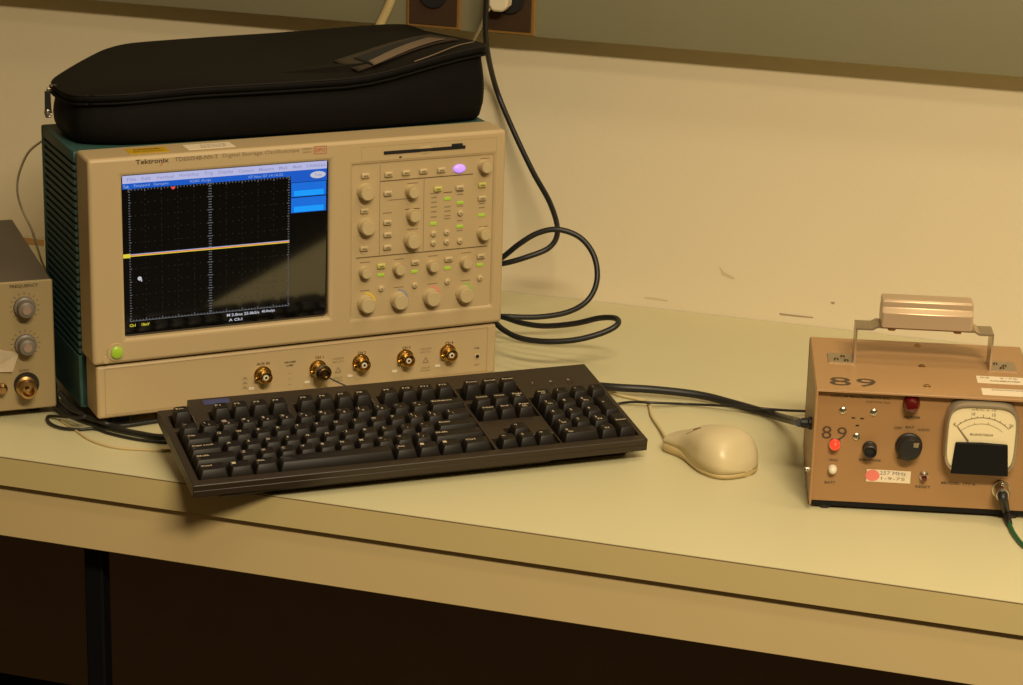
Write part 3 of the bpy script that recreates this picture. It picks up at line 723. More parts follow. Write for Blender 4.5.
row(V_[2], T_[2], [('Caps Lock', 1.75)] + one('ASDFGHJKL') + [(':', 1, 'key', ';'), ('"', 1, 'key', "'"), ('Enter', 2.25, 'enter_key')])
row(V_[3], T_[3], [('Tab', 1.5)] + one('QWERTYUIOP') + [('{', 1, 'key', '['), ('}', 1, 'key', ']'), ('|', 1.5, 'key', '\\')])
row(V_[4], T_[4], [(a, 1, 'key', b) for a, b in zip('~!@#$%^&*()_+', '`1234567890-=')] + [('Backspace', 2, 'backspace_key')])
row(V_[5], T_[5], [('Esc', 1)]); 
for k in range(12): addkey(.0473+P_*k + (k//4)*.0086, P_, V_[5], T_[5], 'F%d' % (k+1))
UN = .3030
for c, (a, b, e) in enumerate((('Print', 'Insert', 'Delete'), ('Scroll', 'Home', 'End'), ('Pause', 'Page', 'Page'))):
    addkey(UN+c*P_, P_, V_[5], T_[5], a); addkey(UN+c*P_, P_, V_[4], T_[4], b, sub='Up' if b == 'Page' else None); addkey(UN+c*P_, P_, V_[3], T_[3], e, sub='Dn' if b == 'Page' else None)
for c, a in enumerate('\u2190\u2193\u2192'): addkey(UN+c*P_, P_, V_[0], T_[0], a)
addkey(UN+P_, P_, V_[1], T_[1], '\u2191')
UP = .3680
for r, s in ((4, ('Num', '/', '*', '-')), (3, '789'), (2, '456'), (1, '123')):
    for c, a in enumerate(s): addkey(UP+c*P_, P_, V_[r], T_[r], a, sub={'7': 'Hm', '9': 'Pu', '1': 'End', '3': 'Pd', '0': 'Ins', 'Num': 'Lk'}.get(a))
addkey(UP, 2*P_, V_[0], T_[0], '0', 'zero_key', sub='Ins'); addkey(UP+2*P_, P_, V_[0], T_[0], '.', sub='Del')
addkey(UP+3*P_, P_, (V_[2]+V_[3])/2, T_[2], '+', 'plus_key', hv=2*P_); addkey(UP+3*P_, P_, (V_[0]+V_[1])/2, T_[0], 'Enter', 'enter_key', hv=2*P_)
bm = NB()
for u in (.3815, .4012, .4205): box(bm, u-.0028, u+.0028, .1325, .1352, -.0002, .0003, bev=.0001)
o = obj('indicator_window', bm, 'kbd', kb); o.matrix_local = KM.copy()
bm = NB()
for u, s in ((.3815, '1'), (.4012, 'A'), (.4205, '\u2193')): text(bm, s, .0040, Matrix.Translation((u, .1388, .0002)), 0, True)
o = obj('indicator_lettering', bm, 'legend', kb); o.matrix_local = KM.copy()
bm = NB(); box(bm, .0470, .0730, .1560, .1655, -.0002, .0004); o = obj('maker_plate', bm, 'legendblue', kb, label='small dark blue plate in the back left corner'); o.matrix_local = KM.copy()
# ------------------------------------------------------------------ mouse
nose = Vector((-.5005, .2665, Z0)); ax = Vector((.862, -.507, 0)).normalized(); MA = math.atan2(ax.y, ax.x)
ms = empty('computer_mouse', 'ivory pear-shaped computer mouse on the desk right of the keyboard', 'mouse', nose, MA)
#       s,   near(-y), far(+y), top
nose += Vector((.0045, -.0030, 0)); ms.location = nose
SEC = [(.0005, .0152, .0150, .0158), (.003, .0172, .0174, .0178), (.012, .0178, .0202, .0212), (.024, .0180, .0240, .0268), (.036, .0210, .0276, .0328), (.050, .0270, .0290, .0368), (.064, .0322, .0300, .0396), (.077, .0338, .0292, .0390), (.088, .0322, .0262, .0345), (.0955, .0265, .0205, .0260), (.1005, .0152, .0130, .0170), (.1022, .0060, .0050, .0110)]
def mspline(s):
    for (a, b) in zip(SEC, SEC[1:]):
        if a[0] <= s <= b[0]:
            t = (s-a[0])/(b[0]-a[0]); return [a[i]+(b[i]-a[i])*t for i in (1, 2, 3)]
    return list(SEC[-1][1:])
SS = [SEC[0][0]+(SEC[-1][0]-SEC[0][0])*(.5-.5*math.cos(math.pi*k/36)) for k in range(37)]
cat = catmull([Vector((a, b, 0)) for a, b, c, d in SEC], 6); cat2 = catmull([Vector((a, c, d)) for a, b, c, d in SEC], 6)
secs = [(p.x, p.y, q.y, q.z) for p, q in zip(cat, cat2)]
def seamz(s):
    t = max(0, min(1, (s-.018)/.034)); t = t*t*(3-2*t); return .0105*(1-t)+.0056*t
def mshell(z0f, z1f, dome, inset):
    bm = NB(); rings = []
    for s, n_, f_, t in secs:
        r = []; N = 18; zs_ = z0f(s) if z0f else 0
        if dome:
            for k in range(N+1):
                an = math.pi*k/N; c = math.cos(an); si = math.sin(an)
                y = (-(n_-inset) if c > 0 else (f_-inset))*abs(c)**.75; z = zs_+(max(t, zs_+.001)-zs_)*si**.62
                r.append(bm.verts.new((s, y, z)))
        else:
            z1 = z1f(s); q = (f_-n_)
            for (y, z) in ((-(n_-.0020), .0006), (-n_+.0004, .0030), (-(n_-inset), z1), ((f_-inset), z1), (f_-.0004, .0030), (f_-.0020, .0006)): r.append(bm.verts.new((s, y, z)))
        rings.append(r)
    for A, B in zip(rings, rings[1:]):
        for k in range(len(A)-1): bm.faces.new((A[k], A[k+1], B[k+1], B[k])).smooth = True
        bm.faces.new((A[-1], A[0], B[0], B[-1]))
    bm.faces.new(rings[0]); bm.faces.new(rings[-1][::-1])
    return bm
obj('base', mshell(None, lambda s: seamz(s)-.0002, False, .0003), 'mousebase', ms)
obj('top_shell', mshell(lambda s: seamz(s)+.0002, None, True, .0002), 'mouse', ms)
bm = NB()
sh = mshell(lambda s: seamz(s)+.0002, None, True, .0002); sh.normal_update(); mt = BVHTree.FromBMesh(sh); sh.free()
def mz(s, y):
    h = mt.ray_cast(Vector((s, y, .2)), Vector((0, 0, -1))); return h[0].z if h[0] else .01
MMI = (Matrix.Translation(nose) @ Matrix.Rotation(MA, 4, 'Z')).inverted()
def mhit(px, py):
    o_ = MMI @ CP; d_ = (MMI.to_3x3() @ ray(px, py)).normalized(); h = mt.ray_cast(o_, d_); return h[0] if h[0] else None
def mline(pp, r, name):
    hp = [q for q in (mhit(*p) for p in pp) if q]
    if len(hp) > 1:
        b_ = NB(); tube(b_, hp, r, 6, 6); obj(name, b_, 'groove', ms)
bm.free()
mline([(686.5, 434), (690, 432.3), (694, 430.6), (697.5, 429.3)], .00035, 'button_seam')
mline([(693.5, 429.9), (697, 428.9), (701, 428.0)], .0009, 'button_slot')
bm = NB(); zc = Z0+.004
mi_ = ms.matrix_basis.inverted() if False else (Matrix.Translation(nose) @ Matrix.Rotation(MA, 4, 'Z')).inverted()
cp_ = [nose+ax*.003+Vector((0, 0, .007)), nose-ax*.006+Vector((0, 0, .0055)), on_z(660, 428, .003), on_z(652, 416, .0025), on_z(649.5, 405, .0025), on_z(647, 401, .0025), on_z(636, 398.5, .0025), on_z(618, 394.5, .0025), on_z(600, 386, .0025), on_z(570, 372, .0025)]
tube(bm, [mi_ @ p for p in cp_], .0017, 8, 8); obj('cord', bm, 'mousecord', ms)

# ------------------------------------------------------------------ rate meter box
B_O, B_A = Vector((-.33662, .14394, Z0)), .222509
mb = empty('ratemeter', 'tan metal alarm ratemeter box with dial gauge and top handle', 'meter', B_O, B_A)
MB_ = Matrix.Translation(B_O) @ Matrix.Rotation(B_A, 4, 'Z')
BW, BD, BH, BF = .2030, .1620, .1195, .0064
bm = NB(); t_ = .0018
box(bm, 0, BW, 0, BD, BH-t_, BH); box(bm, 0, t_, 0, BD, BF, BH-t_); box(bm, BW-t_, BW, 0, BD, BF, BH-t_); box(bm, t_, BW-t_, BD-t_, BD, BF, BH-t_)
bmesh.ops.remove_doubles(bm, verts=bm.verts[:], dist=1e-6)
obj('cover', bm, 'meter', mb, bevel=.0006)
bm = NB(); box(bm, .0020, BW-.0020, .008, .0095, BF+.002, BH-.0021); box(bm, .002, BW-.002, .0095, BD-.004, BF, BF+.002)
obj('front_panel', bm, 'meterpanel', mb)
for u in (.015, BW-.015):
    for v in (.015, BD-.015):
        bm = NB(); lathe(bm, [(.006, 0), (.0065, .001), (.0055, BF)], 16); obj('foot', bm, 'black', mb, (u, v, 0), smooth=40)
bm = NB(); box(bm, .003, BW-.003, .009, .013, .003, BF+.001); obj('bottom_lip', bm, 'blackmetal', mb)
FV = .0078
TV2 = FV
letters('panel_number', [('8', .0180, .0122, .0755, .0092, 1), ('9', .0180, .0262, .0752, .0092, 1)], mb, ('ink', 'ink'))
letters('maker_lettering', [('LUDLUM MEASUREMENTS INC.', .0034, .0412, .1115, .054, 0), ('SWEETWATER, TEXAS', .0026, .0570, .1072, .022, 1)], mb, ('ink', 'ink'))
for nm, t, h, u, z, wd in (('lamp_lettering', 'ALARM', .0036, .0885, .0945, .015), ('range_lettering', 'OFF', .0034, .0768, .0833, .007), ('range_lettering', 'BAT', .0034, .0878, .0847, .008), ('range_lettering', 'AUDIO', .0034, .1003, .0829, .011), ('range_lettering', 'POWER', .0030, .0850, .0538, .013), ('switch_lettering', 'RESPONSE', .0032, .0535, .0505, .020), ('light_lettering', 'HIGH', .0030, .0200, .0487, .008), ('light_lettering', 'BATT', .0034, .0185, .0263, .010), ('button_lettering', 'RESET', .0034, .1040, .0270, .014), ('model_lettering', 'MODEL 177-4', .0036, .1360, .0320, .031)):
    letters(nm, [(t, h, u, z, wd, 0)], mb, ('ink',))
bm = NB()
text(bm, '8', .0340, flat(.0225, .0262, BH+.0003), 0, width=.0200); text(bm, '9', .0340, flat(.0465, .0262, BH+.0003), 0, width=.0185)
obj('top_number', bm, 'ink', mb)
def screw_mesh(r, h, mx):
    bm = NB(); lathe(bm, [(r, 0), (r*.95, h*.5), (r*.6, h)], 16, mx, 0)
    for an in (.5, .5+math.pi/2): box(bm, -r*.55, r*.55, -r*.1, r*.1, h*.9, h*1.08, 1, mx @ Matrix.Rotation(an, 4, 'Z'))
    return bm
o = None
for u, z in ((.0256, .0975), (.0538, .0973), (.0396, .0728)):
    o = copy(o, mb, (u, .008, z)) if o else obj('panel_screw', screw_mesh(.0036, .0016, front(0, 0)), ['steel', 'ink'], mb, (u, .008, z), smooth=40)
bm = NB()
for u, z in ((.0355, .0908), (.0436, .0906), (.0398, .0836)): box(bm, u-.0016, u+.0016, FV-.0001, FV+.0002, z-.0005, z+.0007)
obj('speaker_slots', bm, 'hole', mb)
o = None
for u, v in ((.1034, .1506), (.1020, .0853), (.1022, .0256)):
    o = copy(o, mb, (u, v, BH)) if o else obj('top_screw', screw_mesh(.0036, .0013, Matrix()), ['brass', 'ink'], mb, (u, v, BH), smooth=40)
bm = NB(); lathe(bm, [(.0060, 0), (.0058, .003)], 18, front(0, 0)); cl = obj('lamp_collar', bm, 'steel', mb, (.0203, .008, .0650), smooth=40)
bm = NB(); lathe(bm, [(.0048, .003), (.0047, .006), (.0036, .0090), (.0015, .0102)], 18, front(0, 0)); obj('high_light', bm, 'redled', mb, (.0203, .008, .0650), smooth=50, label='glowing red indicator')
bm = NB(); lathe(bm, [(.0042, .0), (.0040, .004), (.0030, .0068), (.001, .0076)], 16, front(0, 0)); obj('battery_light', bm, 'white', mb, (.0199, .008, .0400), smooth=50, label='white round button')
bm = NB(); lathe(bm, [(.0078, 0), (.0078, .003), (.0070, .004), (.0068, .010), (.005, .0135), (.002, .0145)], 24, front(0, 0)); obj('alarm_lamp', bm, 'redlens', mb, (.0872, .008, .1085), smooth=40, label='dark red domed lamp')
bm = NB(); lathe(bm, [(.0068, 0), (.0066, .003), (.0060, .0035), (.0060, .012), (.0050, .0125), (.0046, .009)], 24, front(0, 0)); obj('response_switch', bm, 'black', mb, (.0525, .008, .0625), smooth=40)
bm = NB(); n = 40; pr = []
def knobring(r, h, tip): return [bm.verts.new(front(0, 0) @ Vector(((r+(tip if abs(((k/n*2*math.pi)-math.radians(250)+math.pi) % (2*math.pi)-math.pi) < .38 else 0))*math.cos(2*math.pi*k/n), (r+(tip if abs(((k/n*2*math.pi)-math.radians(250)+math.pi) % (2*math.pi)-math.pi) < .38 else 0))*math.sin(2*math.pi*k/n), h))) for k in range(n)]
R = [knobring(.0125, .001, .0020), knobring(.0122, .004, .0020), knobring(.0112, .0048, .0015), knobring(.0105, .0125, .001), knobring(.0095, .0138, .0)]
for A, B in zip(R, R[1:]):
    for k in range(n): bm.faces.new((A[k], A[(k+1) % n], B[(k+1) % n], B[k]))
bm.faces.new(R[-1]); bm.faces.new(R[0][::-1])
kn = obj('range_knob', bm, 'black', mb, (.0880, .008, .0672), smooth=40)
bm = NB(); quad(bm, [(.0035, -.0140, .0035), (.0058, -.0140, .0025), (.0085, -.0140, .0068), (.0062, -.0140, .0078)]); box(bm, .0030, .0075, -.0141, -.0139, .0030, .0072); obj('pointer_mark', bm, 'alu', kn)
bm = NB(); lathe(bm, [(.0046, 0), (.0044, .002), (.0034, .0024), (.0032, .0050)], 16, front(0, 0)); rb = obj('reset_button_collar', bm, 'steel', mb, (.1040, .008, .0382), smooth=40)
bm = NB(); lathe(bm, [(.0028, .004), (.0026, .0068), (.0010, .0074)], 14, front(0, 0)); obj('reset_button', bm, 'redlens', mb, (.1040, .008, .0378), smooth=40)
# calibration sticker
bm = NB(); box(bm, .0515, .0920, FV-.0001, FV+.0003, .0295, .0415, 0)
n = 22; f = bm.faces.new([bm.verts.new((.0570+.0065*math.cos(2*math.pi*k/n), FV-.0004, .0358+.0056*math.sin(2*math.pi*k/n))) for k in range(n)]); f.material_index = 1
text(bm, '257 MHz', .0052, front(.0755, .0388, FV-.0003), 2, width=.024); text(bm, '1-9-75', .0040, front(.0760, .0335, FV-.0003), 3, width=.022)
obj('panel_sticker', bm, ['paper', 'pink', 'bluewriting', 'inklight'], mb, label='small paper sticker with a pink dot')
bm = NB(); prism(bm, [(.1500, .0430), (.1980, .0425), (.1985, .0635), (.1505, .0635)], BH, BH+.0003, mi=0)
text(bm, 'CALIBRATED', .0050, flat(.176, .050, BH+.0005), 1, width=.028, bold=True); text(bm, 'DUE', .0045, flat(.158, .0585, BH+.0005), 1, width=.008, bold=True); text(bm, '3-75', .0045, flat(.180, .0585, BH+.0005), 2, width=.016)
obj('top_sticker', bm, ['paper', 'inklight', 'bluewriting'], mb, label='white paper strip on the top, behind the other')
bm = NB(); prism(bm, [(.1510, .0085), (.1995, .0080), (.2000, .0275), (.1515, .0275)], BH, BH+.0003, mi=0)
text(bm, 'RADIATION SAFETY', .0040, flat(.178, .0235, BH+.0005), 1, width=.034, bold=True)
obj('top_sticker', bm, ['paper', 'inklight'], mb, label='white paper strip along the top front edge')
# handle
hd_v = .083
hb = NB()
def strap(u0, s):                              # one bent bracket: foot, leg, step
    f0, f1 = (u0-.025*s, u0)
    box(hb, min(f0, f1), max(f0, f1), hd_v-.005, hd_v+.022, BH, BH+.0016)
    box(hb, min(u0, u0+.0018*s), max(u0, u0+.0018*s), hd_v-.005, hd_v+.022, BH, .1580)
hb.free()
hdl = empty('handle', '', '', (0, 0, 0)); del hdl['label']; del hdl['category']; hdl.parent = mb
bm = NB(); prof = [(.0142, BH), (.0392, BH), (.0392, .1537), (.0530, .1537), (.0575, .1563), (.1480, .1563), (.1525, .1537), (.1645, .1537), (.1645, BH), (.1900, BH)]
th = .0017; outer = []
def offs(pr, d):
    out = []
    for i, p in enumerate(pr):
        a = Vector(pr[max(i-1, 0)]); b = Vector(p); c = Vector(pr[min(i+1, len(pr)-1)])
        d1 = (b-a).normalized() if (b-a).length > 0 else (c-b).normalized(); d2 = (c-b).normalized() if (c-b).length > 0 else d1
        n1 = Vector((-d1.y, d1.x)); n2 = Vector((-d2.y, d2.x)); m = (n1+n2); m = m/(max(.2, m.dot(n1))); out.append(tuple(b+m*d))
    return out
up_ = offs(prof, th)
MXZ = Matrix(((1, 0, 0, 0), (0, 0, 1, 0), (0, 1, 0, 0), (0, 0, 0, 1)))
VA, VB = hd_v-.003, hd_v+.024
A0 = [bm.verts.new((x, VA, z)) for x, z in prof]; A1 = [bm.verts.new((x, VA, z)) for x, z in up_]; B0 = [bm.verts.new((x, VB, z)) for x, z in prof]; B1 = [bm.verts.new((x, VB, z)) for x, z in up_]
for i in range(len(prof)-1):
    for q in ((A0[i], A0[i+1], A1[i+1], A1[i]), (B0[i], B1[i], B1[i+1], B0[i+1]), (A1[i], A1[i+1], B1[i+1], B1[i]), (A0[i], B0[i], B0[i+1], A0[i+1])): bm.faces.new(q)
for i in (0, -1): bm.faces.new((A0[i], A1[i], B1[i], B0[i]))
obj('handle_bracket', bm, 'alu', hdl)
bm = NB()
gp = [(0, 0), (.034, 0), (.034, .0145), (.0300, .0180), (.0255, .0180), (.0255, .0195), (.0290, .0230), (.0290, .0262), (.0255, .0290), (.0085, .0290), (.0050, .0262), (.0050, .0225), (.0062, .0180), (.0040, .0180), (0, .0145)]
gp = [(0, 0), (.034, 0), (.034, .0145), (.0285, .0182), (.0285, .0240), (.0270, .0258), (.0078, .0258), (.0060, .0240), (.0060, .0184), (0, .0145)]
GV, GZ = hd_v-.006, .1563+th
a = []
for k, (u, ins) in enumerate(((.0605, .0016), (.0622, 0), (.1438, 0), (.1455, .0016))):
    cy, cz = .017, .0145
    a.append([bm.verts.new((u, GV+cy+(y-cy)*(1-ins/.02), GZ+max(0, cz+(z-cz)*(1-ins/.02)))) for y, z in gp])
for A, B in zip(a, a[1:]):
    for k in range(len(gp)): bm.faces.new((A[k], A[(k+1) % len(gp)], B[(k+1) % len(gp)], B[k]))
bm.faces.new(a[0][::-1]); bm.faces.new(a[-1])
obj('grip', bm, 'grip', hdl, bevel=.0005)
for u in (.0715, .1330):
    bm = NB(); lathe(bm, [(.0030, .0022), (.0030, 0), (.0042, 0), (.0036, -.0016)], 14); obj('grip_screw', bm, 'brass', hdl, (u, hd_v+.006, .1543), smooth=40)
for u in (.0215, .0280, .0310, .1720, .1800, .1770):
    v_ = {.0215: .088, .0280: .098, .0310: .086, .1720: .098, .1800: .093, .1770: .086}[u]
    bm = NB(); lathe(bm, [(.0024, 0), (.0020, .0010)], 12); obj('rivet', bm, 'darkmetal', hdl, (u, v_, BH+th), smooth=40)
# gauge
GA = NB()
def garound(s):     # bulged outline of the gauge bezel in u,z
    c0, c1 = .1190, .1843; z0, z1 = .0480, .1150; pts = []; cu_, cz_ = (c0+c1)/2, (z0+z1)/2; hw, hh = (c1-c0)/2, (z1-z0)/2
    for k in range(64):
        an = 2*math.pi*k/64; c, s_ = math.cos(an), math.sin(an); e = 5.0
        r = (abs(c)**e+abs(s_)**e)**(-1/e); x, y = r*c, r*s_
        pts.append((cu_+hw*x*s*(1+.02*(1-y*y)), cz_+hh*y*s*(1+.02*(1-x*x))))
    return pts
gg = empty('gauge', '', '', (0, 0, 0)); del gg['label']; del gg['category']; gg.parent = mb
bm = NB(); rings = []
for s, v in ((1.0, .0078), (1.0, -.004), (.97, -.0085), (.925, -.0088), (.905, -.0065)): rings.append([bm.verts.new((x, v, z)) for x, z in garound(s)])
for A, B in zip(rings, rings[1:]):
    for k in range(64): bm.faces.new((A[k], A[(k+1) % 64], B[(k+1) % 64], B[k]))
obj('gauge_bezel', bm, 'bezel', gg, smooth=40)
bm = NB(); p = garound(.915); bm.faces.new([bm.verts.new((x, -.0062, z)) for x, z in p])
def arc(cx, cz, r, a0, a1, w_, mi, n=22):
    for k in range(n):
        q = [math.radians(a0+(a1-a0)*(k+d)/n) for d in (0, 1)]
        quad(bm, [(cx+rr_*math.cos(t), -.0065, cz+rr_*math.sin(t)) for rr_, t in ((r-w_, q[0]), (r+w_, q[0]), (r+w_, q[1]), (r-w_, q[1]))], mi)
CX, CZ = .1515, .0690
arc(CX, CZ, .0335, 45, 135, .00035, 1); arc(CX, CZ, .0275, 48, 132, .0002, 1)
for k in range(11):
    t = math.radians(135-9*k); r0, r1 = .0335, (.0365 if k % 5 == 0 else .0350)
    c, s = math.cos(t), math.sin(t); nx, nz = -s*.0003, c*.0003
    quad(bm, [(CX+r0*c+nx, -.0065, CZ+r0*s+nz), (CX+r1*c+nx, -.0065, CZ+r1*s+nz), (CX+r1*c-nx, -.0065, CZ+r1*s-nz), (CX+r0*c-nx, -.0065, CZ+r0*s-nz)], 1)
for (u, z, s) in ((.1262, .0950, '0'), (.1425, .1056, '10'), (.1610, .1056, '15'), (.1772, .0960, '20'), (.1440, .0965, '1'), (.1565, .0970, '2')): text(bm, s, .0040 if z > .098 or u < .13 or u > .17 else .003, front(u, z, -.0065), 1, True)
text(bm, 'mR/hr x 10', .0028, front(.1515, .1100, -.0065), 1, width=.022); text(bm, 'MILLIROENTGEN/HR', .0030, front(.1515, .0860, -.0065), 1, True, width=.021)
obj('dial_face', bm, ['dial', 'inklight'], gg)
bm = NB(); p0, p1 = Vector((.1290, .0930)), Vector((.1400, .0790)); d = (p1-p0).normalized()*.0005; quad(bm, [(p0.x-d.y, -.0070, p0.y+d.x), (p1.x-d.y*1.6, -.0070, p1.y+d.x*1.6), (p1.x+d.y*1.6, -.0070, p1.y-d.x*1.6), (p0.x+d.y, -.0070, p0.y-d.x)])
obj('needle', bm, 'inklight', gg)
bm = NB(); prism(bm, [(.1262, .0478), (.1782, .0478), (.1775, .0560), (.1755, .0780), (.1515, .0788), (.1285, .0780)], .0060, .0098, Matrix(((1, 0, 0, 0), (0, 0, -1, 0), (0, 1, 0, 0), (0, 0, 0, 1))))
obj('lower_cover', bm, 'gaugeblack', gg, bevel=.0008)
# socket and green cable
SK = Vector((.1752, .008, .0290))
bm = NB(); lathe(bm, [(.0085, 0), (.0085, .002), (.0070, .0024), (.0070, .008), (.0066, .009)], 22, front(0, 0)); obj('cable_socket', bm, 'steel', mb, SK, smooth=40)
bm = NB(); lathe(bm, [(.0030, 0), (.0028, .0035)], 12, Matrix(((0, 0, -1, 0), (1, 0, 0, 0), (0, 1, 0, 0), (0, 0, 0, 1)))); obj('side_stud', bm, 'steel', mb, (0, .03, .0302), smooth=40)
bm = NB(); lathe(bm, [(.0062, .0), (.0062, .003), (.0050, .004), (.0046, .010)], 16, Matrix.Translation((0, .040, .0725)) @ Matrix(((0, 0, -1, 0), (1, 0, 0, 0), (0, 1, 0, 0), (0, 0, 0, 1)))); obj('cord_bushing', bm, 'black', mb, smooth=40)
gc = empty('probe_cable', 'green cable with black strain relief plugged into the tan meter', 'cable', MB_ @ (SK+Vector((0, -.009, 0))), B_A)
def gl(p): return (Matrix.Translation(MB_ @ (SK+Vector((0, -.009, 0)))) @ Matrix.Rotation(B_A, 4, 'Z')).inverted() @ p
bm = NB(); lathe(bm, [(.0068, -.001), (.0070, .001), (.0070, .006), (.0060, .0075)], 20, front(0, 0)); obj('plug_collar', bm, 'steel', gc, smooth=40)
e1 = gl(on_z(1006.5, 513, .0075)); e2 = gl(on_z(1009.5, 524, .0035))
bm = NB(); tube(bm, [(0, -.006, 0), (0, -.012, -.0015), Vector((0, -.012, -.0015)).lerp(e1, .6), e1, e2], lambda t: .0050-.0022*t, 12, 8); obj('strain_relief', bm, 'black', gc)
bm = NB(); tube(bm, [e1.lerp(e2, .6), e2, gl(on_z(1014, 534, .0026)), gl(on_z(1024, 546, .0025)), gl(on_z(1040, 556, .0025)), gl(on_z(1065, 560, .0025)), gl(on_z(1095, 556, .0025))], .0022, 10, 8); obj('cable', bm, 'greencord', gc)
# thick and thin black cables from the keyboard to the meter
bm = NB(); en = MB_ @ Vector((-.0115, .040, .0722))
def kpt(u, v, w): return (Matrix.Translation(K_O) @ Matrix.Rotation(KA, 4, 'Z')) @ (KM @ Vector((u, v, w)))
tube(bm, [on_z(520, 374, .006), on_z(560, 382, .006), on_z(610, 387, .0105), on_z(655, 389.8, .010), on_z(700, 395.2, .008), on_z(735, 404, .006), on_z(770, 414, .006), on_z(785, 418.5, .016), on_z(797, 421.5, .036), en], .0042, 10, 8)
tag(obj('thick_cable', bm, 'black'), 'thick black cable from behind the keyboard to the tan meter', 'cable')
bm = NB(); tube(bm, [on_z(560, 405, .0014), on_z(600, 407, .0014), on_z(617, 403.8, .0014), on_z(632, 402, .0050), on_z(650, 402.6, .0066), on_z(670, 403.4, .005), on_z(690, 404.2, .0030), on_z(740, 406.5, .010), on_z(762, 408.5, .0128), on_z(785, 410.3, .0100), on_z(815, 411.5, .0030), on_z(850, 413, .0016)], .0014, 8, 8)
tag(obj('thin_cable', bm, 'black'), 'thin dark wire running from the keyboard to behind the tan meter', 'wire')

# ------------------------------------------------------------------ instrument at the left edge
L_O = Vector((-1.1025, .1232, Z0)); L_A = .66
li = empty('signal_generator', 'beige bench instrument with grey knobs, cut off at the left edge', 'instrument', L_O, L_A)
LW, LD, LB, LT = .24, .245, .0100, .1440
bm = NB(); box(bm, -LW, 0, 0, .004, LB, LT, bev=.0012); obj('front_panel', bm, 'graypanel', li)
bm = NB(); box(bm, -LW+.0005, -.0005, .004, LD, LB+.002, LT-.0003, bev=.002, seg=2); obj('cover', bm, 'graybox', li, smooth=40)
for u in (-.02, -LW+.02):
    for v in (.03, LD-.03): bm = NB(); lathe(bm, [(.008, 0), (.009, LB+.003)], 14); obj('foot', bm, 'black', li, (u, v, 0), smooth=40)
MLI = (Matrix.Translation(L_O) @ Matrix.Rotation(L_A, 4, 'Z')).inverted()
def lfront(px, py, v=0.0):
    d = ray(px, py); nrm = Vector((-math.sin(L_A), math.cos(L_A), 0)); p0 = L_O+nrm*v; t = (p0-CP).dot(nrm)/d.dot(nrm); return MLI @ (CP+d*t)
def lknob(px, py):
    p = lfront(px, py, -.012)
    bm = NB(); lathe(bm, [(.0105, 0), (.0105, .004), (.0085, .005), (.0080, .014), (.0070, .0148)], 28, front(0, 0))
    for k in range(20): box(bm, -.0005, .0005, -.0005, .0005, .0005, .004, mx=front(0, 0) @ Matrix.Rotation(2*math.pi*k/20, 4, 'Z') @ Matrix.Translation((.0105, 0, 0)))
    o = obj('knob', bm, 'greyknob', li, (p.x, 0, p.z), smooth=40)
    bm = NB(); lathe(bm, [(.0045, .0146), (.0042, .0158)], 18, front(0, 0)); obj('knob_cap', bm, 'greyknobcap', o, smooth=40); return p
k1 = lknob(26.5, 310); k2 = lknob(27.5, 347.5)
bm = NB()
for kp in (k1, k2):
    for k in range(13):
        an = math.radians(-40+260*k/12); c, s = math.cos(an), math.sin(an)
        r0, r1 = .0125, .0150; nx, nz = -s*.0003, c*.0003
        quad(bm, [(kp.x+r0*c+nx, -.0002, kp.z+r0*s+nz), (kp.x+r1*c+nx, -.0002, kp.z+r1*s+nz), (kp.x+r1*c-nx, -.0002, kp.z+r1*s-nz), (kp.x+r0*c-nx, -.0002, kp.z+r0*s-nz)])
obj('dial_marks', bm, 'ink', li); bm = NB()
q = lfront(24, 286); text(bm, 'FREQUENCY', .0044, front(q.x, q.z, -.0003), 0, True, width=.028)
obj('panel_lettering', bm, 'ink', li); bm = NB()
q = lfront(24, 370.5); text(bm, 'OUTPUT', .0032, front(q.x, q.z, -.0003), 0, True, width=.010)
obj('panel_lettering', bm, 'ink', li)
p = lfront(27.5, 386, -.006)
bm = NB(); lathe(bm, [(.0128, 0), (.0125, .002)], 24, front(0, 0)); obj('output_washer', bm, 'black', li, (p.x, 0, p.z), smooth=40)
bm = NB(); lathe(bm, [(.0105, .002), (.0105, .005), (.0080, .006), (.0078, .015), (.0084, .0155), (.0084, .019), (.0060, .0195), (.0055, .012), (.0022, .012), (.0020, .017)], 24, front(0, 0)); obj('output_connector', bm, 'brass', li, (p.x-.001, 0, p.z-.001), smooth=40)
p = lfront(2, 389, -.003)
bm = NB(); lathe(bm, [(.0058, 0), (.0056, .004), (.0036, .006), (.0034, .010)], 18, front(0, 0)); obj('small_jack', bm, 'brass', li, (p.x, 0, p.z), smooth=40)
a, b, c, d = [lfront(*q) for q in ((-12, 372), (12, 371), (19, 353), (-12, 347))]
bm = NB(); v_ = -.0006
V4 = [bm.verts.new((q.x, v_-(.003 if i in (1,) else 0), q.z)) for i, q in enumerate((a, b, c, d))]; bm.faces.new(V4)
r = bmesh.ops.solidify(bm, geom=bm.faces[:], thickness=.0004)
obj('paper_tag', bm, 'paper', li, label='curled white paper tag on the front')
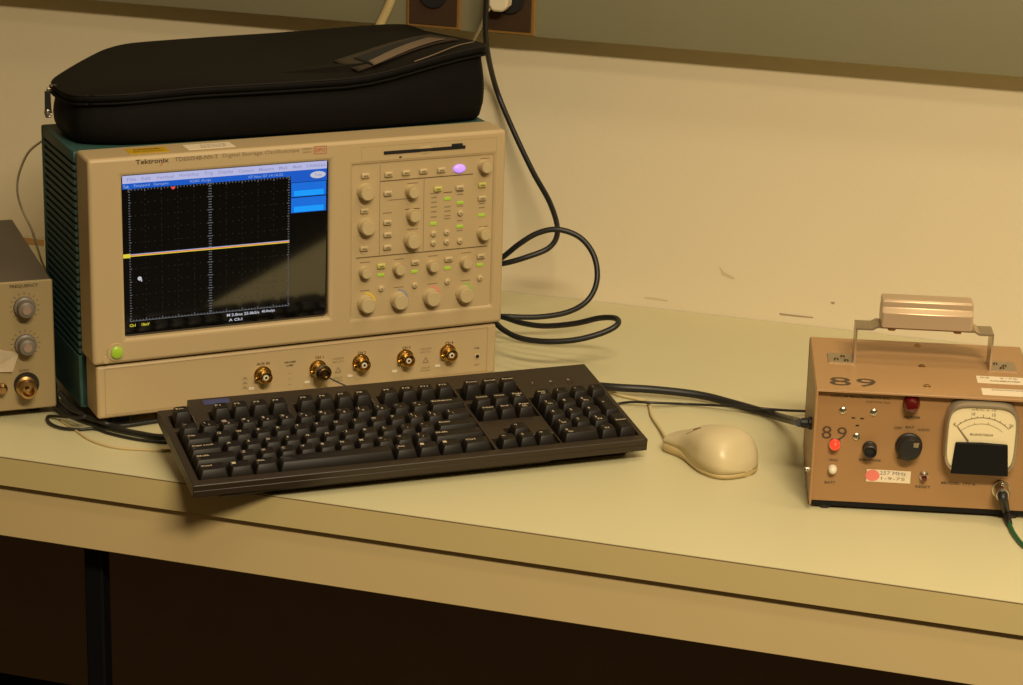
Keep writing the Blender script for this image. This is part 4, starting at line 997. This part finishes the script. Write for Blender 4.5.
# ------------------------------------------------------------------ cords at the left
def cable(name, pts, r, m, label, cat='cable', n=8):
    bm = NB(); tube(bm, pts, r, n, 8); return tag(obj(name, bm, m), label, cat)
Y_ = on_y
cable('black_cable', [Y_(53, 380, .19), on_z(58, 404, .010), on_z(72, 415, .0045), on_z(92, 423, .0034), on_z(115, 429, .0034), on_z(140, 434, .0034), on_z(162, 437, .0034), on_z(186, 433, .0034), on_z(215, 424, .0034)], .0032, 'black', 'thick black cable curving from behind the left instrument to the keyboard')
cable('black_cable', [on_z(59, 392, .026), on_z(70, 405, .0165), on_z(85, 416, .0118), on_z(100, 421.5, .0098), on_z(108, 424, .0082), on_z(118, 425.5, .0036), on_z(132, 424.5, .0028), on_z(155, 421, .0028), on_z(185, 417, .0028), on_z(225, 410, .0028)], .0025, 'black', 'black cable passing under the front left corner of the oscilloscope')
cable('black_cable', [on_z(60, 400, .022), on_z(68, 408, .0205), on_z(79, 413.5, .0190), on_z(85, 416.5, .0178), on_z(76, 417.5, .0150), on_z(60, 416.5, .006), on_z(48, 416.5, .003), on_z(50, 423, .003), on_z(62, 428, .0025), on_z(80, 429.3, .0022), on_z(95, 428.8, .0018), on_z(110, 433.5, .0018), on_z(138, 439.5, .0018), on_z(165, 442, .0018), on_z(195, 440, .0018)], .0016, 'black', 'thin black wire making a loop on the desk by the left instrument')
cable('tan_wire', [on_z(60, 420, .0012), on_z(75, 430, .0012), on_z(90, 440, .0012), on_z(112, 447, .0012), on_z(140, 449.5, .0012), on_z(175, 449.5, .0012), on_z(230, 440, .0012)], .0012, 'cordtan', 'thin tan wire lying on the bare desk left of the keyboard', 'wire')
cable('pale_wire', [on_y(48, 138, .33), on_y(42, 141, .34), on_y(28, 153, .36), on_y(19, 174, .38), on_y(17.5, 192, .39), on_y(22, 209, .40), on_y(31, 228, .40), on_y(36, 243, .40), on_y(42, 262, .395), on_y(48, 276, .39), on_y(52, 300, .385)], .0014, 'cordpale', 'thin pale wire arching against the wall left of the oscilloscope', 'wire')
# thin flat orange-tan stripe on the bench behind the left instrument
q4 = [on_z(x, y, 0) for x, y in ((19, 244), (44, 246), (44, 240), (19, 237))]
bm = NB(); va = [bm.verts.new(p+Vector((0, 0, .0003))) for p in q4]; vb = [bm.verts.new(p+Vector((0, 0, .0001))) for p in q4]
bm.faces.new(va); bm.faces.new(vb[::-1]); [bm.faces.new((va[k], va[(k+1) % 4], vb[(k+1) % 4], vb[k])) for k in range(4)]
tag(obj('tan_stripe', bm, 'stripe'), 'short flat orange-tan stripe on the bench behind the left instrument', 'stripe')

# ------------------------------------------------------------------ light
WARM = (1.0, .835, .565)
def lamp(name, loc, sx, sy, power, col=WARM, rot=(0, 0, 0)):
    l = bpy.data.lights.new(name, 'AREA'); l.shape = 'RECTANGLE'; l.size = sx; l.size_y = sy; l.energy = power; l.color = col
    o = bpy.data.objects.new(name, l); COL.objects.link(o); o.location = loc; o.rotation_euler = rot; return o
lamp('ceiling_lamp', (.10, .10, 2.55), 1.2, .20, 8)
lamp('ceiling_lamp', (.15, -.70, 2.55), 1.2, .20, 9)
lamp('ceiling_lamp', (.45, -1.70, 2.55), 1.0, .30, 100)
wd = bpy.data.worlds.new('room'); SC.world = wd; wd.use_nodes = True
bg = wd.node_tree.nodes['Background']; bg.inputs['Color'].default_value = (1, .58, .22, 1); bg.inputs['Strength'].default_value = .09
SC.view_settings.view_transform = 'Standard'; SC.view_settings.look = 'None'; SC.view_settings.exposure = 0.0; SC.view_settings.gamma = 1.0
SC.view_settings.use_curve_mapping = False
